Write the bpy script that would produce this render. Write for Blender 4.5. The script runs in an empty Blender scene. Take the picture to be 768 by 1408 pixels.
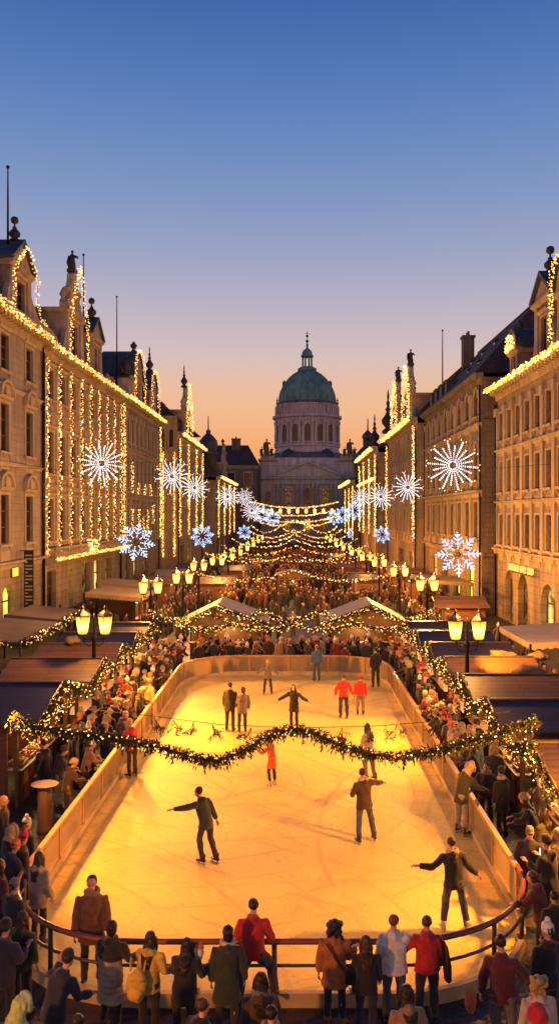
import bpy, math, random
from math import sin, cos, pi, radians, sqrt
from mathutils import Vector, Matrix, noise
R = random.Random(11)
SC = bpy.context.scene
COL = SC.collection
V = Vector
CAMH, F, VPX, HZ = 8.2, 1095.0, 405.0, 708.0      # camera height, focal length in photo pixels, vanishing point

def at(px, D, z=0.0):                 # a point at depth D seen at photo column px
    return V(((px - VPX) * D / F, D, z))
def zat(py, D):
    return CAMH - (py - HZ) * D / F

ORD = ['zeroth','first','second','third','fourth','fifth','sixth','seventh','eighth','ninth','tenth','eleventh','twelfth','thirteenth','fourteenth','fifteenth','sixteenth','seventeenth','eighteenth','nineteenth']
TENS = {20:'twentieth',30:'thirtieth',40:'fortieth',50:'fiftieth',60:'sixtieth',70:'seventieth',80:'eightieth',90:'ninetieth',100:'hundredth'}
TW = {20:'twenty',30:'thirty',40:'forty',50:'fifty',60:'sixty',70:'seventy',80:'eighty',90:'ninety'}
def ordinal(n):
    if n < 20: return ORD[n]
    if n % 10 == 0 and n in TENS: return TENS[n]
    return TW[n//10*10] + '-' + ORD[n % 10]

# ------------------------------------------------------------------ materials
def newmat(name):
    m = bpy.data.materials.new(name); m.use_nodes = True
    nt = m.node_tree; b = nt.nodes['Principled BSDF']
    return m, nt, b
def N(nt, typ, **kw):
    n = nt.nodes.new(typ)
    for k, v in kw.items():
        if k in n.inputs: n.inputs[k].default_value = v
        else: setattr(n, k, v)
    return n
def c4(c): return (c[0], c[1], c[2], 1.0)
def mat(name, col, rough=.7, metal=0.0, var=.25, scale=3.0, bump=.0, bscale=40.0, col2=None, spec=None, coord='Object', stretch=None):
    """a surface with blotchy colour variation and a fine bump"""
    m, nt, b = newmat(name)
    tc = N(nt, 'ShaderNodeTexCoord'); src = tc.outputs[coord]
    if stretch:
        mp = N(nt, 'ShaderNodeMapping'); mp.inputs['Scale'].default_value = stretch
        nt.links.new(src, mp.inputs['Vector']); src = mp.outputs['Vector']
    nz = N(nt, 'ShaderNodeTexNoise', Scale=scale, Detail=6.0, Roughness=.6)
    nt.links.new(src, nz.inputs['Vector'])
    rp = N(nt, 'ShaderNodeValToRGB')
    a = col2 if col2 else [c*(1-var) for c in col]
    z = [min(1, c*(1+var)) for c in col] if not col2 else col
    rp.color_ramp.elements[0].position = .3; rp.color_ramp.elements[0].color = c4(a)
    rp.color_ramp.elements[1].position = .7; rp.color_ramp.elements[1].color = c4(z)
    nt.links.new(nz.outputs['Fac'], rp.inputs['Fac'])
    nt.links.new(rp.outputs['Color'], b.inputs['Base Color'])
    b.inputs['Roughness'].default_value = rough; b.inputs['Metallic'].default_value = metal
    if spec is not None: b.inputs['Specular IOR Level'].default_value = spec
    if bump:
        n2 = N(nt, 'ShaderNodeTexNoise', Scale=bscale, Detail=4.0)
        nt.links.new(src, n2.inputs['Vector'])
        bp = N(nt, 'ShaderNodeBump', Strength=bump, Distance=.02)
        nt.links.new(n2.outputs['Fac'], bp.inputs['Height']); nt.links.new(bp.outputs['Normal'], b.inputs['Normal'])
    return m
def emis(name, col, s, sampling=True, tex=0.0, tscale=3.0):
    m = bpy.data.materials.new(name); m.use_nodes = True
    nt = m.node_tree; nt.nodes.clear()
    o = N(nt, 'ShaderNodeOutputMaterial'); e = N(nt, 'ShaderNodeEmission')
    e.inputs['Color'].default_value = c4(col); e.inputs['Strength'].default_value = s
    nt.links.new(e.outputs[0], o.inputs['Surface'])
    if tex:
        tc = N(nt, 'ShaderNodeTexCoord'); nz = N(nt, 'ShaderNodeTexNoise', Scale=tscale, Detail=3.0)
        nt.links.new(tc.outputs['Object'], nz.inputs['Vector'])
        mr = N(nt, 'ShaderNodeMapRange'); mr.inputs['From Min'].default_value = .35; mr.inputs['From Max'].default_value = .65
        mr.inputs['To Min'].default_value = s*(1-tex); mr.inputs['To Max'].default_value = s*(1+tex)
        nt.links.new(nz.outputs['Fac'], mr.inputs['Value']); nt.links.new(mr.outputs[0], e.inputs['Strength'])
    m.cycles.emission_sampling = 'AUTO' if sampling else 'NONE'
    return m

def stone(name, col, block=(1.1, .45), mortar=.5, dirt=.55):
    """plastered / rusticated stone: block joints, soot streaks and mottling in object space"""
    m, nt, b = newmat(name)
    tc = N(nt, 'ShaderNodeTexCoord'); L = nt.links
    # wall coordinate: (x+y, z)
    sp = N(nt, 'ShaderNodeSeparateXYZ'); L.new(tc.outputs['Object'], sp.inputs[0])
    ad = N(nt, 'ShaderNodeMath', operation='ADD'); L.new(sp.outputs['X'], ad.inputs[0]); L.new(sp.outputs['Y'], ad.inputs[1])
    cb = N(nt, 'ShaderNodeCombineXYZ'); L.new(ad.outputs[0], cb.inputs['X']); L.new(sp.outputs['Z'], cb.inputs['Y'])
    br = N(nt, 'ShaderNodeTexBrick', Scale=1.0)
    br.inputs['Brick Width'].default_value = block[0]; br.inputs['Row Height'].default_value = block[1]
    br.inputs['Mortar Size'].default_value = .018; br.inputs['Mortar Smooth'].default_value = .4
    br.inputs['Color1'].default_value = c4(col); br.inputs['Color2'].default_value = c4([c*.86 for c in col]); br.inputs['Mortar'].default_value = c4([c*(1-mortar) for c in col])
    L.new(cb.outputs[0], br.inputs['Vector'])
    mp = N(nt, 'ShaderNodeMapping'); mp.inputs['Scale'].default_value = (1.6, 1.6, .22); L.new(tc.outputs['Object'], mp.inputs[0])
    nz = N(nt, 'ShaderNodeTexNoise', Scale=.8, Detail=7.0, Roughness=.65); L.new(mp.outputs[0], nz.inputs['Vector'])
    mr = N(nt, 'ShaderNodeMapRange'); mr.inputs['From Min'].default_value = .3; mr.inputs['From Max'].default_value = .7
    mr.inputs['To Min'].default_value = 1-dirt; mr.inputs['To Max'].default_value = 1.08; L.new(nz.outputs['Fac'], mr.inputs['Value'])
    mx = N(nt, 'ShaderNodeMix', data_type='RGBA', blend_type='MULTIPLY'); mx.inputs['Factor'].default_value = 1.0
    L.new(br.outputs['Color'], mx.inputs['A']); L.new(mr.outputs[0], mx.inputs['B'])
    L.new(mx.outputs['Result'], b.inputs['Base Color'])
    b.inputs['Roughness'].default_value = .85
    n2 = N(nt, 'ShaderNodeTexNoise', Scale=9.0, Detail=5.0); L.new(tc.outputs['Object'], n2.inputs['Vector'])
    bp = N(nt, 'ShaderNodeBump', Strength=.5, Distance=.05); L.new(n2.outputs['Fac'], bp.inputs['Height'])
    b2 = N(nt, 'ShaderNodeBump', Strength=.7, Distance=.03); L.new(br.outputs['Fac'], b2.inputs['Height']); b2.invert = True
    L.new(bp.outputs[0], b2.inputs['Normal']); L.new(b2.outputs[0], b.inputs['Normal'])
    return m

M = {}
M['warm_plaster'] = stone('warm_plaster', (.40,.33,.27), (1.4,.5), .25, .62)
M['ochre_plaster'] = stone('ochre_plaster', (.46,.36,.265), (2.2,.6), .2, .6)
M['grey_stone'] = stone('grey_stone', (.30,.26,.225), (1.2,.45), .35, .62)
M['rose_plaster'] = stone('rose_plaster', (.37,.29,.25), (1.5,.5), .25, .62)
M['dark_stone'] = stone('dark_stone', (.20,.165,.15), (1.0,.42), .35, .6)
M['base_stone'] = stone('base_stone', (.36,.29,.22), (1.3,.55), .55)
M['trim'] = stone('carved_trim', (.50,.41,.31), (2.4,5.0), .1, .5)
M['dark_trim'] = stone('sooty_trim', (.24,.20,.17), (2.4,5.0), .1, .5)
M['church_stone'] = stone('church_stone', (.72,.64,.62), (1.6,.7), .3, .5)
M['church_dark'] = stone('church_dark', (.17,.145,.15), (1.6,.7), .3, .5)
M['copper'] = mat('verdigris_copper', (.20,.38,.32), .7, 0, .45, .25, .3, 3.0, col2=(.07,.18,.155))
M['roof_tile'] = mat('old_roof_tile', (.055,.033,.03), .8, 0, .4, 1.2, .6, 7.0)
M['slate'] = mat('slate_sheet', (.05,.06,.075), .55, .1, .35, 1.0, .3, 6.0)
M['iron'] = mat('black_iron', (.012,.011,.010), .45, .6, .3, 6.0, .2, 30.0)
M['bronze'] = mat('dark_bronze', (.05,.04,.03), .5, .4, .35, 6.0, .3, 20.0)
M['window_wood'] = mat('window_wood', (.075,.05,.035), .6, 0, .3, 5.0)
def glass_dark():
    m, nt, b = newmat('window_glass'); 
    tc = N(nt, 'ShaderNodeTexCoord'); nz = N(nt, 'ShaderNodeTexNoise', Scale=.9, Detail=2.0); nt.links.new(tc.outputs['Object'], nz.inputs[0])
    rp = N(nt, 'ShaderNodeValToRGB'); rp.color_ramp.elements[0].position=.4; rp.color_ramp.elements[0].color=(.006,.005,.005,1); rp.color_ramp.elements[1].position=.65; rp.color_ramp.elements[1].color=(.05,.038,.03,1)
    nt.links.new(nz.outputs['Fac'], rp.inputs[0]); nt.links.new(rp.outputs[0], b.inputs['Base Color'])
    b.inputs['Roughness'].default_value = .12; b.inputs['Specular IOR Level'].default_value = .8
    return m
M['glass'] = glass_dark()
M['lit_glass'] = emis('lit_shop_glass', (1.0,.55,.14), 1.1, True, .75, 1.3)
M['lit_yellow'] = emis('lit_yellow_glass', (1.0,.62,.07), 1.7, True, .35, .8)
M['dim_glass'] = emis('dim_lit_glass', (1.0,.45,.12), .16, True, .8, 1.5)
M['bulb'] = emis('warm_bulb', (1.0,.39,.055), 3.0)
M['bulb_hot'] = emis('warm_bulb_hot', (1.0,.55,.17), 7.0)
M['bulb_soft'] = emis('warm_bulb_soft', (1.0,.45,.09), 3.0)
M['bulb_white'] = emis('cold_bulb', (.95,.84,.90), 4.2)
M['bulb_blue'] = emis('blue_bulb', (.46,.62,1.0), 3.6)
M['wire'] = mat('dark_wire', (.02,.02,.018), .6)
M['fir'] = mat('fir_needles', (.028,.040,.014), .75, 0, .5, 8.0)
def lantern_mat():      # frosted panes, hottest round the mantle in the middle and amber towards top and bottom
    m=emis('lantern_glass',(1,.5,.1),6.0,False); nt=m.node_tree; L=nt.links; e=[n for n in nt.nodes if n.type=='EMISSION'][0]
    tc=N(nt,'ShaderNodeTexCoord'); sp=N(nt,'ShaderNodeSeparateXYZ'); L.new(tc.outputs['Object'],sp.inputs[0])
    mr=N(nt,'ShaderNodeMapRange'); mr.inputs['From Min'].default_value=3.72; mr.inputs['From Max'].default_value=4.38; L.new(sp.outputs['Z'],mr.inputs['Value'])
    rp=N(nt,'ShaderNodeValToRGB'); cr=rp.color_ramp
    for _ in range(3): cr.elements.new(.5)
    for el,(t,c) in zip(cr.elements,((0,(.26,.085,.008)),(.22,(.7,.32,.04)),(.48,(1,.55,.12)),(.75,(.6,.26,.03)),(1,(.22,.07,.006)))): el.position=t; el.color=c4(c)
    L.new(mr.outputs[0],rp.inputs[0]); L.new(rp.outputs[0],e.inputs['Color']); return m
M['lantern'] = lantern_mat()
M['wood'] = mat('red_brown_wood', (.13,.055,.025), .6, 0, .35, 2.0, .3, 20.0, stretch=(1,1,6))
M['wood_dark'] = mat('dark_wood', (.055,.03,.018), .7, 0, .4, 2.0, .3, 20.0, stretch=(6,1,1))
M['wood_pale'] = mat('pale_wood', (.36,.23,.10), .6, 0, .3, 2.0, .3, 20.0)
M['canvas'] = mat('cream_canvas', (.42,.34,.24), .85, 0, .15, 1.0, .2, 5.0)
M['awning'] = mat('tan_awning', (.17,.125,.075), .85, 0, .25, .8, .2, 5.0)

def plank_roof(name, col, col2):
    m, nt, b = newmat(name); L = nt.links
    tc = N(nt, 'ShaderNodeTexCoord')
    br = N(nt, 'ShaderNodeTexBrick', Scale=1.0); br.inputs['Brick Width'].default_value = 2.3; br.inputs['Row Height'].default_value = .24
    br.inputs['Mortar Size'].default_value = .012; br.inputs['Color1'].default_value = c4(col); br.inputs['Color2'].default_value = c4(col2); br.inputs['Mortar'].default_value = (.006,.005,.008,1)
    L.new(tc.outputs['Object'], br.inputs['Vector'])
    mp = N(nt, 'ShaderNodeMapping'); mp.inputs['Scale'].default_value = (.8, 7, 3); L.new(tc.outputs['Object'], mp.inputs[0])
    nz = N(nt, 'ShaderNodeTexNoise', Scale=1.5, Detail=6.0); L.new(mp.outputs[0], nz.inputs['Vector'])
    mr = N(nt, 'ShaderNodeMapRange'); mr.inputs['To Min'].default_value = .45; mr.inputs['To Max'].default_value = 1.5; L.new(nz.outputs['Fac'], mr.inputs['Value'])
    mx = N(nt, 'ShaderNodeMix', data_type='RGBA', blend_type='MULTIPLY'); mx.inputs['Factor'].default_value = 1.0
    L.new(br.outputs['Color'], mx.inputs['A']); L.new(mr.outputs[0], mx.inputs['B']); L.new(mx.outputs['Result'], b.inputs['Base Color'])
    b.inputs['Roughness'].default_value = .5
    bp = N(nt, 'ShaderNodeBump', Strength=.6, Distance=.02); L.new(br.outputs['Fac'], bp.inputs['Height']); bp.invert = True; L.new(bp.outputs[0], b.inputs['Normal'])
    return m
M['roof_blue'] = plank_roof('blue_black_planks', (.052,.042,.062), (.034,.028,.042))
M['roof_brown'] = plank_roof('brown_planks', (.15,.075,.035), (.10,.05,.025))
M['roof_grey'] = plank_roof('grey_planks', (.22,.20,.19), (.16,.145,.14))

# ------------------------------------------------------------------ mesh builder
class MB:
    def __init__(self): self.v=[]; self.f=[]; self.m=[]; self.s=[]
    def add(self, vs, fs, mi=0, smooth=False):
        o = len(self.v); self.v += [tuple(p) for p in vs]
        for f in fs: self.f.append(tuple(i+o for i in f)); self.m.append(mi); self.s.append(smooth)
    def quad(self, a,b,c,d, mi=0): self.add([a,b,c,d], [(0,1,2,3)], mi)
    def boxT(self, T, u0,u1,n0,n1,z0,z1, mi=0):
        vs = [T(u,n,z) for u in (u0,u1) for n in (n0,n1) for z in (z0,z1)]
        self.add(vs, [(0,1,3,2),(4,6,7,5),(0,4,5,1),(2,3,7,6),(0,2,6,4),(1,5,7,3)], mi)
    def box(self, x0,x1,y0,y1,z0,z1, mi=0): self.boxT(lambda u,n,z:(u,n,z), x0,x1,y0,y1,z0,z1, mi)
    def profile(self, T, u0, u1, poly, mi=0):      # poly of (n,z) extruded along u
        k = len(poly)
        vs = [T(u0,n,z) for n,z in poly] + [T(u1,n,z) for n,z in poly]
        self.add(vs, [tuple(range(k)), tuple(range(2*k-1,k-1,-1))] + [(i,(i+1)%k,k+(i+1)%k,k+i) for i in range(k)], mi)
    def slab(self, T, poly, n0, n1, mi=0):         # poly of (u,z) extruded along n
        k = len(poly)
        vs = [T(u,n0,z) for u,z in poly] + [T(u,n1,z) for u,z in poly]
        self.add(vs, [tuple(range(k)), tuple(range(2*k-1,k-1,-1))] + [(i,(i+1)%k,k+(i+1)%k,k+i) for i in range(k)], mi)
    def lathe(self, prof, n=16, c=(0,0,0), mi=0, smooth=True, a0=0.0):
        vs=[]; fs=[]
        for r,z in prof:
            for i in range(n):
                a = a0+2*pi*i/n; vs.append((c[0]+r*cos(a), c[1]+r*sin(a), c[2]+z))
        for j in range(len(prof)-1):
            for i in range(n): fs.append((j*n+i, j*n+(i+1)%n, (j+1)*n+(i+1)%n, (j+1)*n+i))
        fs.append(tuple(range(n-1,-1,-1))); fs.append(tuple((len(prof)-1)*n+i for i in range(n)))
        self.add(vs, fs, mi, smooth)
    def tube(self, pts, rad, n=8, mi=0, smooth=True, cap=True, side=None):
        """rings along pts; rad: number, or list of numbers or (rx, ry); side: direction of rx"""
        pts=[V(p) for p in pts]; k=len(pts)
        if not isinstance(rad,(list,tuple)): rad=[rad]*k
        vs=[]; fs=[]; last=None
        for i,p in enumerate(pts):
            t = (pts[min(i+1,k-1)]-pts[max(i-1,0)])
            t = t.normalized() if t.length>1e-9 else V((0,0,1))
            if side is not None: s = V(side)
            else: s = last if last is not None else (V((1,0,0)) if abs(t.x)<.9 else V((0,1,0)))
            s = s - t*s.dot(t)
            s = s.normalized() if s.length>1e-6 else t.orthogonal().normalized()
            last = s; w = t.cross(s)
            rx,ry = rad[i] if isinstance(rad[i],(list,tuple)) else (rad[i],rad[i])
            for j in range(n):
                a=2*pi*j/n; vs.append(p+s*(rx*cos(a))+w*(ry*sin(a)))
        for i in range(k-1):
            for j in range(n): fs.append((i*n+j, i*n+(j+1)%n, (i+1)*n+(j+1)%n, (i+1)*n+j))
        if cap: fs.append(tuple(range(n-1,-1,-1))); fs.append(tuple((k-1)*n+j for j in range(n)))
        self.add(vs, fs, mi, smooth)
    def ball(self, c, r, nu=10, nv=7, mi=0, smooth=True, rot=None):
        if not isinstance(r,(list,tuple)): r=(r,r,r)
        vs=[]; fs=[]
        def P(x,y,z):
            p=V((x*r[0],y*r[1],z*r[2]))
            if rot is not None: p = rot @ p
            return V(c)+p
        vs.append(P(0,0,-1))
        for j in range(1,nv):
            t=-pi/2+pi*j/nv
            for i in range(nu):
                a=2*pi*i/nu; vs.append(P(cos(t)*cos(a),cos(t)*sin(a),sin(t)))
        vs.append(P(0,0,1)); e=len(vs)-1
        for i in range(nu): fs.append((0,1+(i+1)%nu,1+i)); fs.append((e,1+(nv-2)*nu+i,1+(nv-2)*nu+(i+1)%nu))
        for j in range(nv-2):
            for i in range(nu): fs.append((1+j*nu+i,1+j*nu+(i+1)%nu,1+(j+1)*nu+(i+1)%nu,1+(j+1)*nu+i))
        self.add(vs, fs, mi, smooth)
    def octa(self, c, r, mi=0):
        x,y,z=c
        self.add([(x+r,y,z),(x-r,y,z),(x,y+r,z),(x,y-r,z),(x,y,z+r),(x,y,z-r)],
                 [(0,2,4),(2,1,4),(1,3,4),(3,0,4),(2,0,5),(1,2,5),(3,1,5),(0,3,5)], mi, True)
    def mesh(self, name, mats, off=(0,0,0)):
        me = bpy.data.meshes.new(name); ox,oy,oz = off
        me.from_pydata([(p[0]-ox,p[1]-oy,p[2]-oz) for p in self.v], [], self.f)
        for m in mats: me.materials.append(M[m] if isinstance(m,str) else m)
        me.polygons.foreach_set('material_index', self.m); me.polygons.foreach_set('use_smooth', self.s)
        me.update(); return me
    def build(self, name, mats, parent=None, off=None):
        if not isinstance(mats,(list,tuple)): mats=[mats]
        if off is None:
            off = V((0,0,0)); p = parent
            while p is not None: off = off + p.location; p = p.parent
        o = bpy.data.objects.new(name, self.mesh(name, mats, off)); COL.objects.link(o)
        if parent is not None: o.parent = parent
        return o
    def thing(self, name, mats, label, cat, loc=None, group=None):    # one mesh that is a whole thing, world coordinates
        loc = V(loc) if loc is not None else V(self.v[0])
        o = self.build(name, mats, None, loc); o.location = loc
        tag(o, label, cat, group); return o

def tag(o, label=None, cat=None, group=None, kind=None):
    if label: o['label']=label
    if cat: o['category']=cat
    if group: o['group']=group
    if kind: o['kind']=kind
def empty(name, loc, label=None, cat=None, group=None, rz=0):
    o = bpy.data.objects.new(name, None); COL.objects.link(o); o.location=loc; o.rotation_euler.z=rz
    o.empty_display_size=.2; tag(o,label,cat,group); return o
def copy_tree(o, parent=None):
    c = o.copy(); COL.objects.link(c); c.parent = parent
    for ch in list(o.children): copy_tree(ch, c)
    return c
def structure(mb, name, mats):
    o = mb.build(name, mats); o['kind']='structure'; return o
I3 = lambda u,n,z:(u,n,z)
# ------------------------------------------------------------------ facade kit: local (u along the wall, n outward, z up)
def TL(X,y0): return lambda u,n,z:(X+n, y0+u, z)
def TR(X,y0): return lambda u,n,z:(X-n, y0+u, z)
def TF(x0,Y): return lambda u,n,z:(x0+u, Y-n, z)

def panel(mb, T, L, z0, z1, ops, rec=.32, mi=0, u0=0.0):
    """a wall sheet with real openings: ops = (ua,ub,za,zb,kind)"""
    us = sorted({round(x,4) for o in ops for x in o[:2]} | {u0, L}); zs = sorted({round(x,4) for o in ops for x in o[2:4]} | {z0, z1})
    for i in range(len(us)-1):
        for j in range(len(zs)-1):
            a,b,c,d = us[i],us[i+1],zs[j],zs[j+1]
            mu,mz = (a+b)/2,(c+d)/2
            if any(o[0]<mu<o[1] and o[2]<mz<o[3] for o in ops): continue
            mb.quad(T(a,0,c),T(b,0,c),T(b,0,d),T(a,0,d), mi)
    for ua,ub,za,zb,kind in ops:
        w=(ub-ua)/2; uc=(ua+ub)/2
        if kind=='arch':
            zs_=zb-w; pts=[(uc+w*cos(pi-pi*i/12), zs_+w*sin(pi-pi*i/12)) for i in range(13)]
            for i in range(12):
                (a,c),(b,d)=pts[i],pts[i+1]
                mb.quad(T(a,0,c),T(b,0,d),T(b,0,zb),T(a,0,zb),mi)
                mb.quad(T(a,0,c),T(b,0,d),T(b,-rec,d),T(a,-rec,c),mi)
            top=zs_
        else:
            top=zb; mb.quad(T(ua,0,zb),T(ub,0,zb),T(ub,-rec,zb),T(ua,-rec,zb),mi)
        mb.quad(T(ua,0,za),T(ub,0,za),T(ub,-rec,za),T(ua,-rec,za),mi)
        mb.quad(T(ua,0,za),T(ua,0,top),T(ua,-rec,top),T(ua,-rec,za),mi)
        mb.quad(T(ub,0,za),T(ub,0,top),T(ub,-rec,top),T(ub,-rec,za),mi)

_wc={}
def window(root, T, uc, z, w, h, head='flat', pane='glass', trim='trim', rec=.3, arch=False, bars=(1,2), key='', fr='window_wood'):
    t0 = V(T(uc,0,z)); k=(key,round(w,2),round(h,2),head,trim,arch,bars,rec,fr)
    if k not in _wc:
        W = MB(); P = lambda u,n,zz: tuple(V(T(uc+u,n,z+zz))-t0)
        hw=w/2; s=max(.14,w*.13)
        if head!='none':
            if not arch:
                W.boxT(P,-hw-s,-hw-.003,-.1,.07,-.02,h+s); W.boxT(P,hw+.003,hw+s,-.1,.07,-.02,h+s); W.boxT(P,-hw-.002,hw+.002,-.1,.065,h+.003,h+s-.002)
            else:
                n_=12; zz=h-hw
                W.boxT(P,-hw-s,-hw-.003,-.1,.07,-.02,zz); W.boxT(P,hw+.003,hw+s,-.1,.07,-.02,zz)
                arc=[(cos(pi*i/n_),sin(pi*i/n_)) for i in range(n_+1)]
                poly=[((hw+.003)*a,zz+(hw+.003)*b) for a,b in arc]+[((hw+s)*a,zz+(hw+s)*b) for a,b in reversed(arc)]
                for i in range(n_):
                    q=[poly[i],poly[i+1],poly[2*n_+1-i-1],poly[2*n_+1-i]]; W.slab(P,q,-.1,.07)
            W.boxT(P,-hw-s-.12,hw+s+.12,-.05,.22,-.2,-.022)
            for sx in (-1,1): W.boxT(P,sx*(hw+s*.5)-.08,sx*(hw+s*.5)+.08,-.05,.14,-.42,-.203)
        z2=h+s
        if head=='flat': W.profile(P,-hw-s-.14,hw+s+.14,[(-.05,z2+.08),(.12,z2+.08),(.24,z2+.22),(.24,z2+.28),(-.05,z2+.3)])
        if head=='tri':
            W.profile(P,-hw-s-.2,hw+s+.2,[(-.05,z2+.1),(.14,z2+.1),(.3,z2+.24),(.3,z2+.3),(-.05,z2+.3)])
            b=hw+s+.22; H=b*.42
            for sx in (-1,1): W.slab(P,[(sx*b,z2+.303),(0,z2+.303+H),(0,z2+.33+H+.16),(sx*b,z2+.303+.16)],-.05,.3)
            W.slab(P,[(-b,z2+.304),(b,z2+.304),(0,z2+.3+H)],-.05,.1)
        if head=='seg':
            W.profile(P,-hw-s-.2,hw+s+.2,[(-.05,z2+.1),(.14,z2+.1),(.3,z2+.24),(.3,z2+.3),(-.05,z2+.3)])
            b=hw+s+.2; pts=[(b*cos(pi*i/10), z2+.303+b*.75*sin(pi*i/10)) for i in range(11)]
            pt2=[(p[0]*1.12, z2+.303+(p[1]-z2-.303)*1.18+.02) for p in pts]
            for i in range(10): W.slab(P,[pts[i],pts[i+1],pt2[i+1],pt2[i]],-.05,.34)
            W.slab(P,pts,-.05,.08)
            W.slab(P,[(-.16,z2+.3),(.16,z2+.3),(.1,z2+.303+b*.6),(-.1,z2+.303+b*.6)],.081,.22)
        nv,nh=bars; d=rec-.06
        for i in range(nv+2):
            x=-hw+w*i/(nv+1); t=.045 if 0<i<nv+1 else .07
            W.boxT(P,max(-hw,x-t),min(hw,x+t),-d-.05,-d+.05,0,h,1)
        for j in range(nh+2):
            zz=h*j/(nh+1); t=.04 if 0<j<nh+1 else .06
            W.boxT(P,-hw+.05,hw-.05,-d-.045,-d+.045,max(0,zz-t),min(h,zz+t),1)
        G=MB(); G.quad(P(-hw,-d-.06,0),P(hw,-d-.06,0),P(hw,-d-.06,h),P(-hw,-d-.06,h))
        _wc[k]=(W.mesh('window',[trim,fr]),{},G)
    me,gl,G=_wc[k]
    o=bpy.data.objects.new('window',me); COL.objects.link(o)
    off=V((0,0,0)); p=root
    while p is not None: off=off+p.location; p=p.parent
    o.location=t0-off; o.parent=root
    if pane not in gl: gl[pane]=G.mesh('pane',[pane])
    g=bpy.data.objects.new('pane',gl[pane]); COL.objects.link(g); g.parent=o
    return o

def cornice(root, T, u0, u1, z, proj=.7, h=.9, m='trim', dent=True, name='cornice'):
    C=MB(); C.profile(T,u0,u1,[(-.05,z-h),(.12,z-h),(.16,z-h*.62),(.30,z-h*.55),(proj*.8,z-h*.3),(proj,z-h*.26),(proj,z-.02),(-.05,z)])
    if dent:
        k=max(2,int((u1-u0)/.7))
        for i in range(k):
            a=u0+(u1-u0)*(i+.5)/k; C.boxT(T,a-.16,a+.16,.1,proj*.72,z-h*.6,z-h*.31)
    return C.build(name,m,root)
def ledge(root,T,u0,u1,z,proj=.3,h=.35,m='trim'):
    C=MB(); C.profile(T,u0,u1,[(-.05,z-h),(.08,z-h),(.14,z-h*.5),(proj,z-h*.3),(proj,z-.03),(-.05,z)]); return C.build('ledge',m,root)
def roof(root,T,L,z,depth,rise,over=.35,hip=(0,0),m='roof_tile'):
    r=MB(); a,b=hip; n0=over; n1=-depth; nm=-depth*.5
    A=[T(-.1,n0,z),T(L+.1,n0,z),T(L+.1,n1,z),T(-.1,n1,z)]; r1=T(a,nm,z+rise); r2=T(L-b,nm,z+rise)
    r.add(A+[r1,r2],[(0,1,5,4),(2,3,4,5),(1,2,5),(3,0,4),(0,3,2,1)]); 
    r.tube([r1,r2],.14,6,0)
    return r.build('roof',m,root)
def finial(root,c,s=1.0,kind='ball',m='bronze'):
    f=MB()
    if kind=='ball': f.lathe([(.5*s,0),(.55*s,.15*s),(.3*s,.3*s),(.62*s,.55*s),(.68*s,.9*s),(.42*s,1.2*s),(.2*s,1.4*s),(.3*s,1.5*s),(.12*s,1.65*s),(.1*s,1.95*s),(.38*s,2.1*s),(.46*s,2.4*s),(.36*s,2.7*s),(.05*s,2.85*s)],12,c)
    if kind=='spire': f.lathe([(.5*s,0),(.5*s,.2*s),(.22*s,.45*s),(.5*s,.8*s),(.55*s,1.1*s),(.25*s,1.5*s),(.14*s,1.8*s),(.26*s,1.95*s),(.1*s,2.15*s),(.16*s,2.5*s),(.06*s,2.7*s),(.1*s,3.0*s),(.02*s,3.6*s)],10,c)
    if kind=='urn': f.lathe([(.34*s,0),(.34*s,.15*s),(.15*s,.3*s),(.4*s,.65*s),(.44*s,.9*s),(.2*s,1.05*s),(.24*s,1.12*s),(.02*s,1.35*s)],10,c)
    return f.build('finial',m,root)
def statue(root,c,h=2.2,m='bronze',name='statue'):
    f=MB(); s=h/2.2; x,y,z=c; q=lambda a,b,d:(x+a*s,y+b*s,z+d*s)
    f.box(x-.4*s,x+.4*s,y-.4*s,y+.4*s,z-.05,z+.25*s)
    f.tube([q(0,0,.2),q(.03,0,.7),q(0,0,1.15),q(.02,.02,1.5),q(0,0,1.72)],[(.36*s,.3*s),(.32*s,.26*s),(.26*s,.2*s),(.34*s,.2*s),(.1*s,.1*s)],10)
    f.ball(q(.02,.03,1.92),(.13*s,.14*s,.17*s)); 
    f.tube([q(.28,0,1.55),q(.5,.1,1.35),q(.45,.35,1.6)],[.1*s,.08*s,.06*s],6); f.tube([q(-.28,0,1.55),q(-.42,.1,1.2),q(-.2,.3,1.05)],[.1*s,.08*s,.06*s],6)
    f.tube([q(-.1,-.1,.3),q(-.35,-.15,.9),q(-.3,-.1,1.4)],[(.2*s,.1*s),(.16*s,.08*s),(.08*s,.06*s)],6)
    return f.build(name,m,root)
def flagpole(root,c,h):
    f=MB(); x,y,z=c; f.tube([(x,y,z),(x,y,z+h*.6),(x,y,z+h)],[.09,.07,.045],6); f.ball((x,y,z+h+.1),.13,8,6); return f.build('flagpole','iron',root)
def chimney(root,c,w,d,h,m='dark_stone'):
    f=MB(); x,y,z=c; f.box(x-w/2,x+w/2,y-d/2,y+d/2,z,z+h); f.box(x-w/2-.12,x+w/2+.12,y-d/2-.12,y+d/2+.12,z+h+.003,z+h+.25)
    for i in (-1,1): f.lathe([(.16,0),(.13,.5)],8,(x,y+i*d*.25,z+h+.25))
    return f.build('chimney',m,root)
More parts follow.
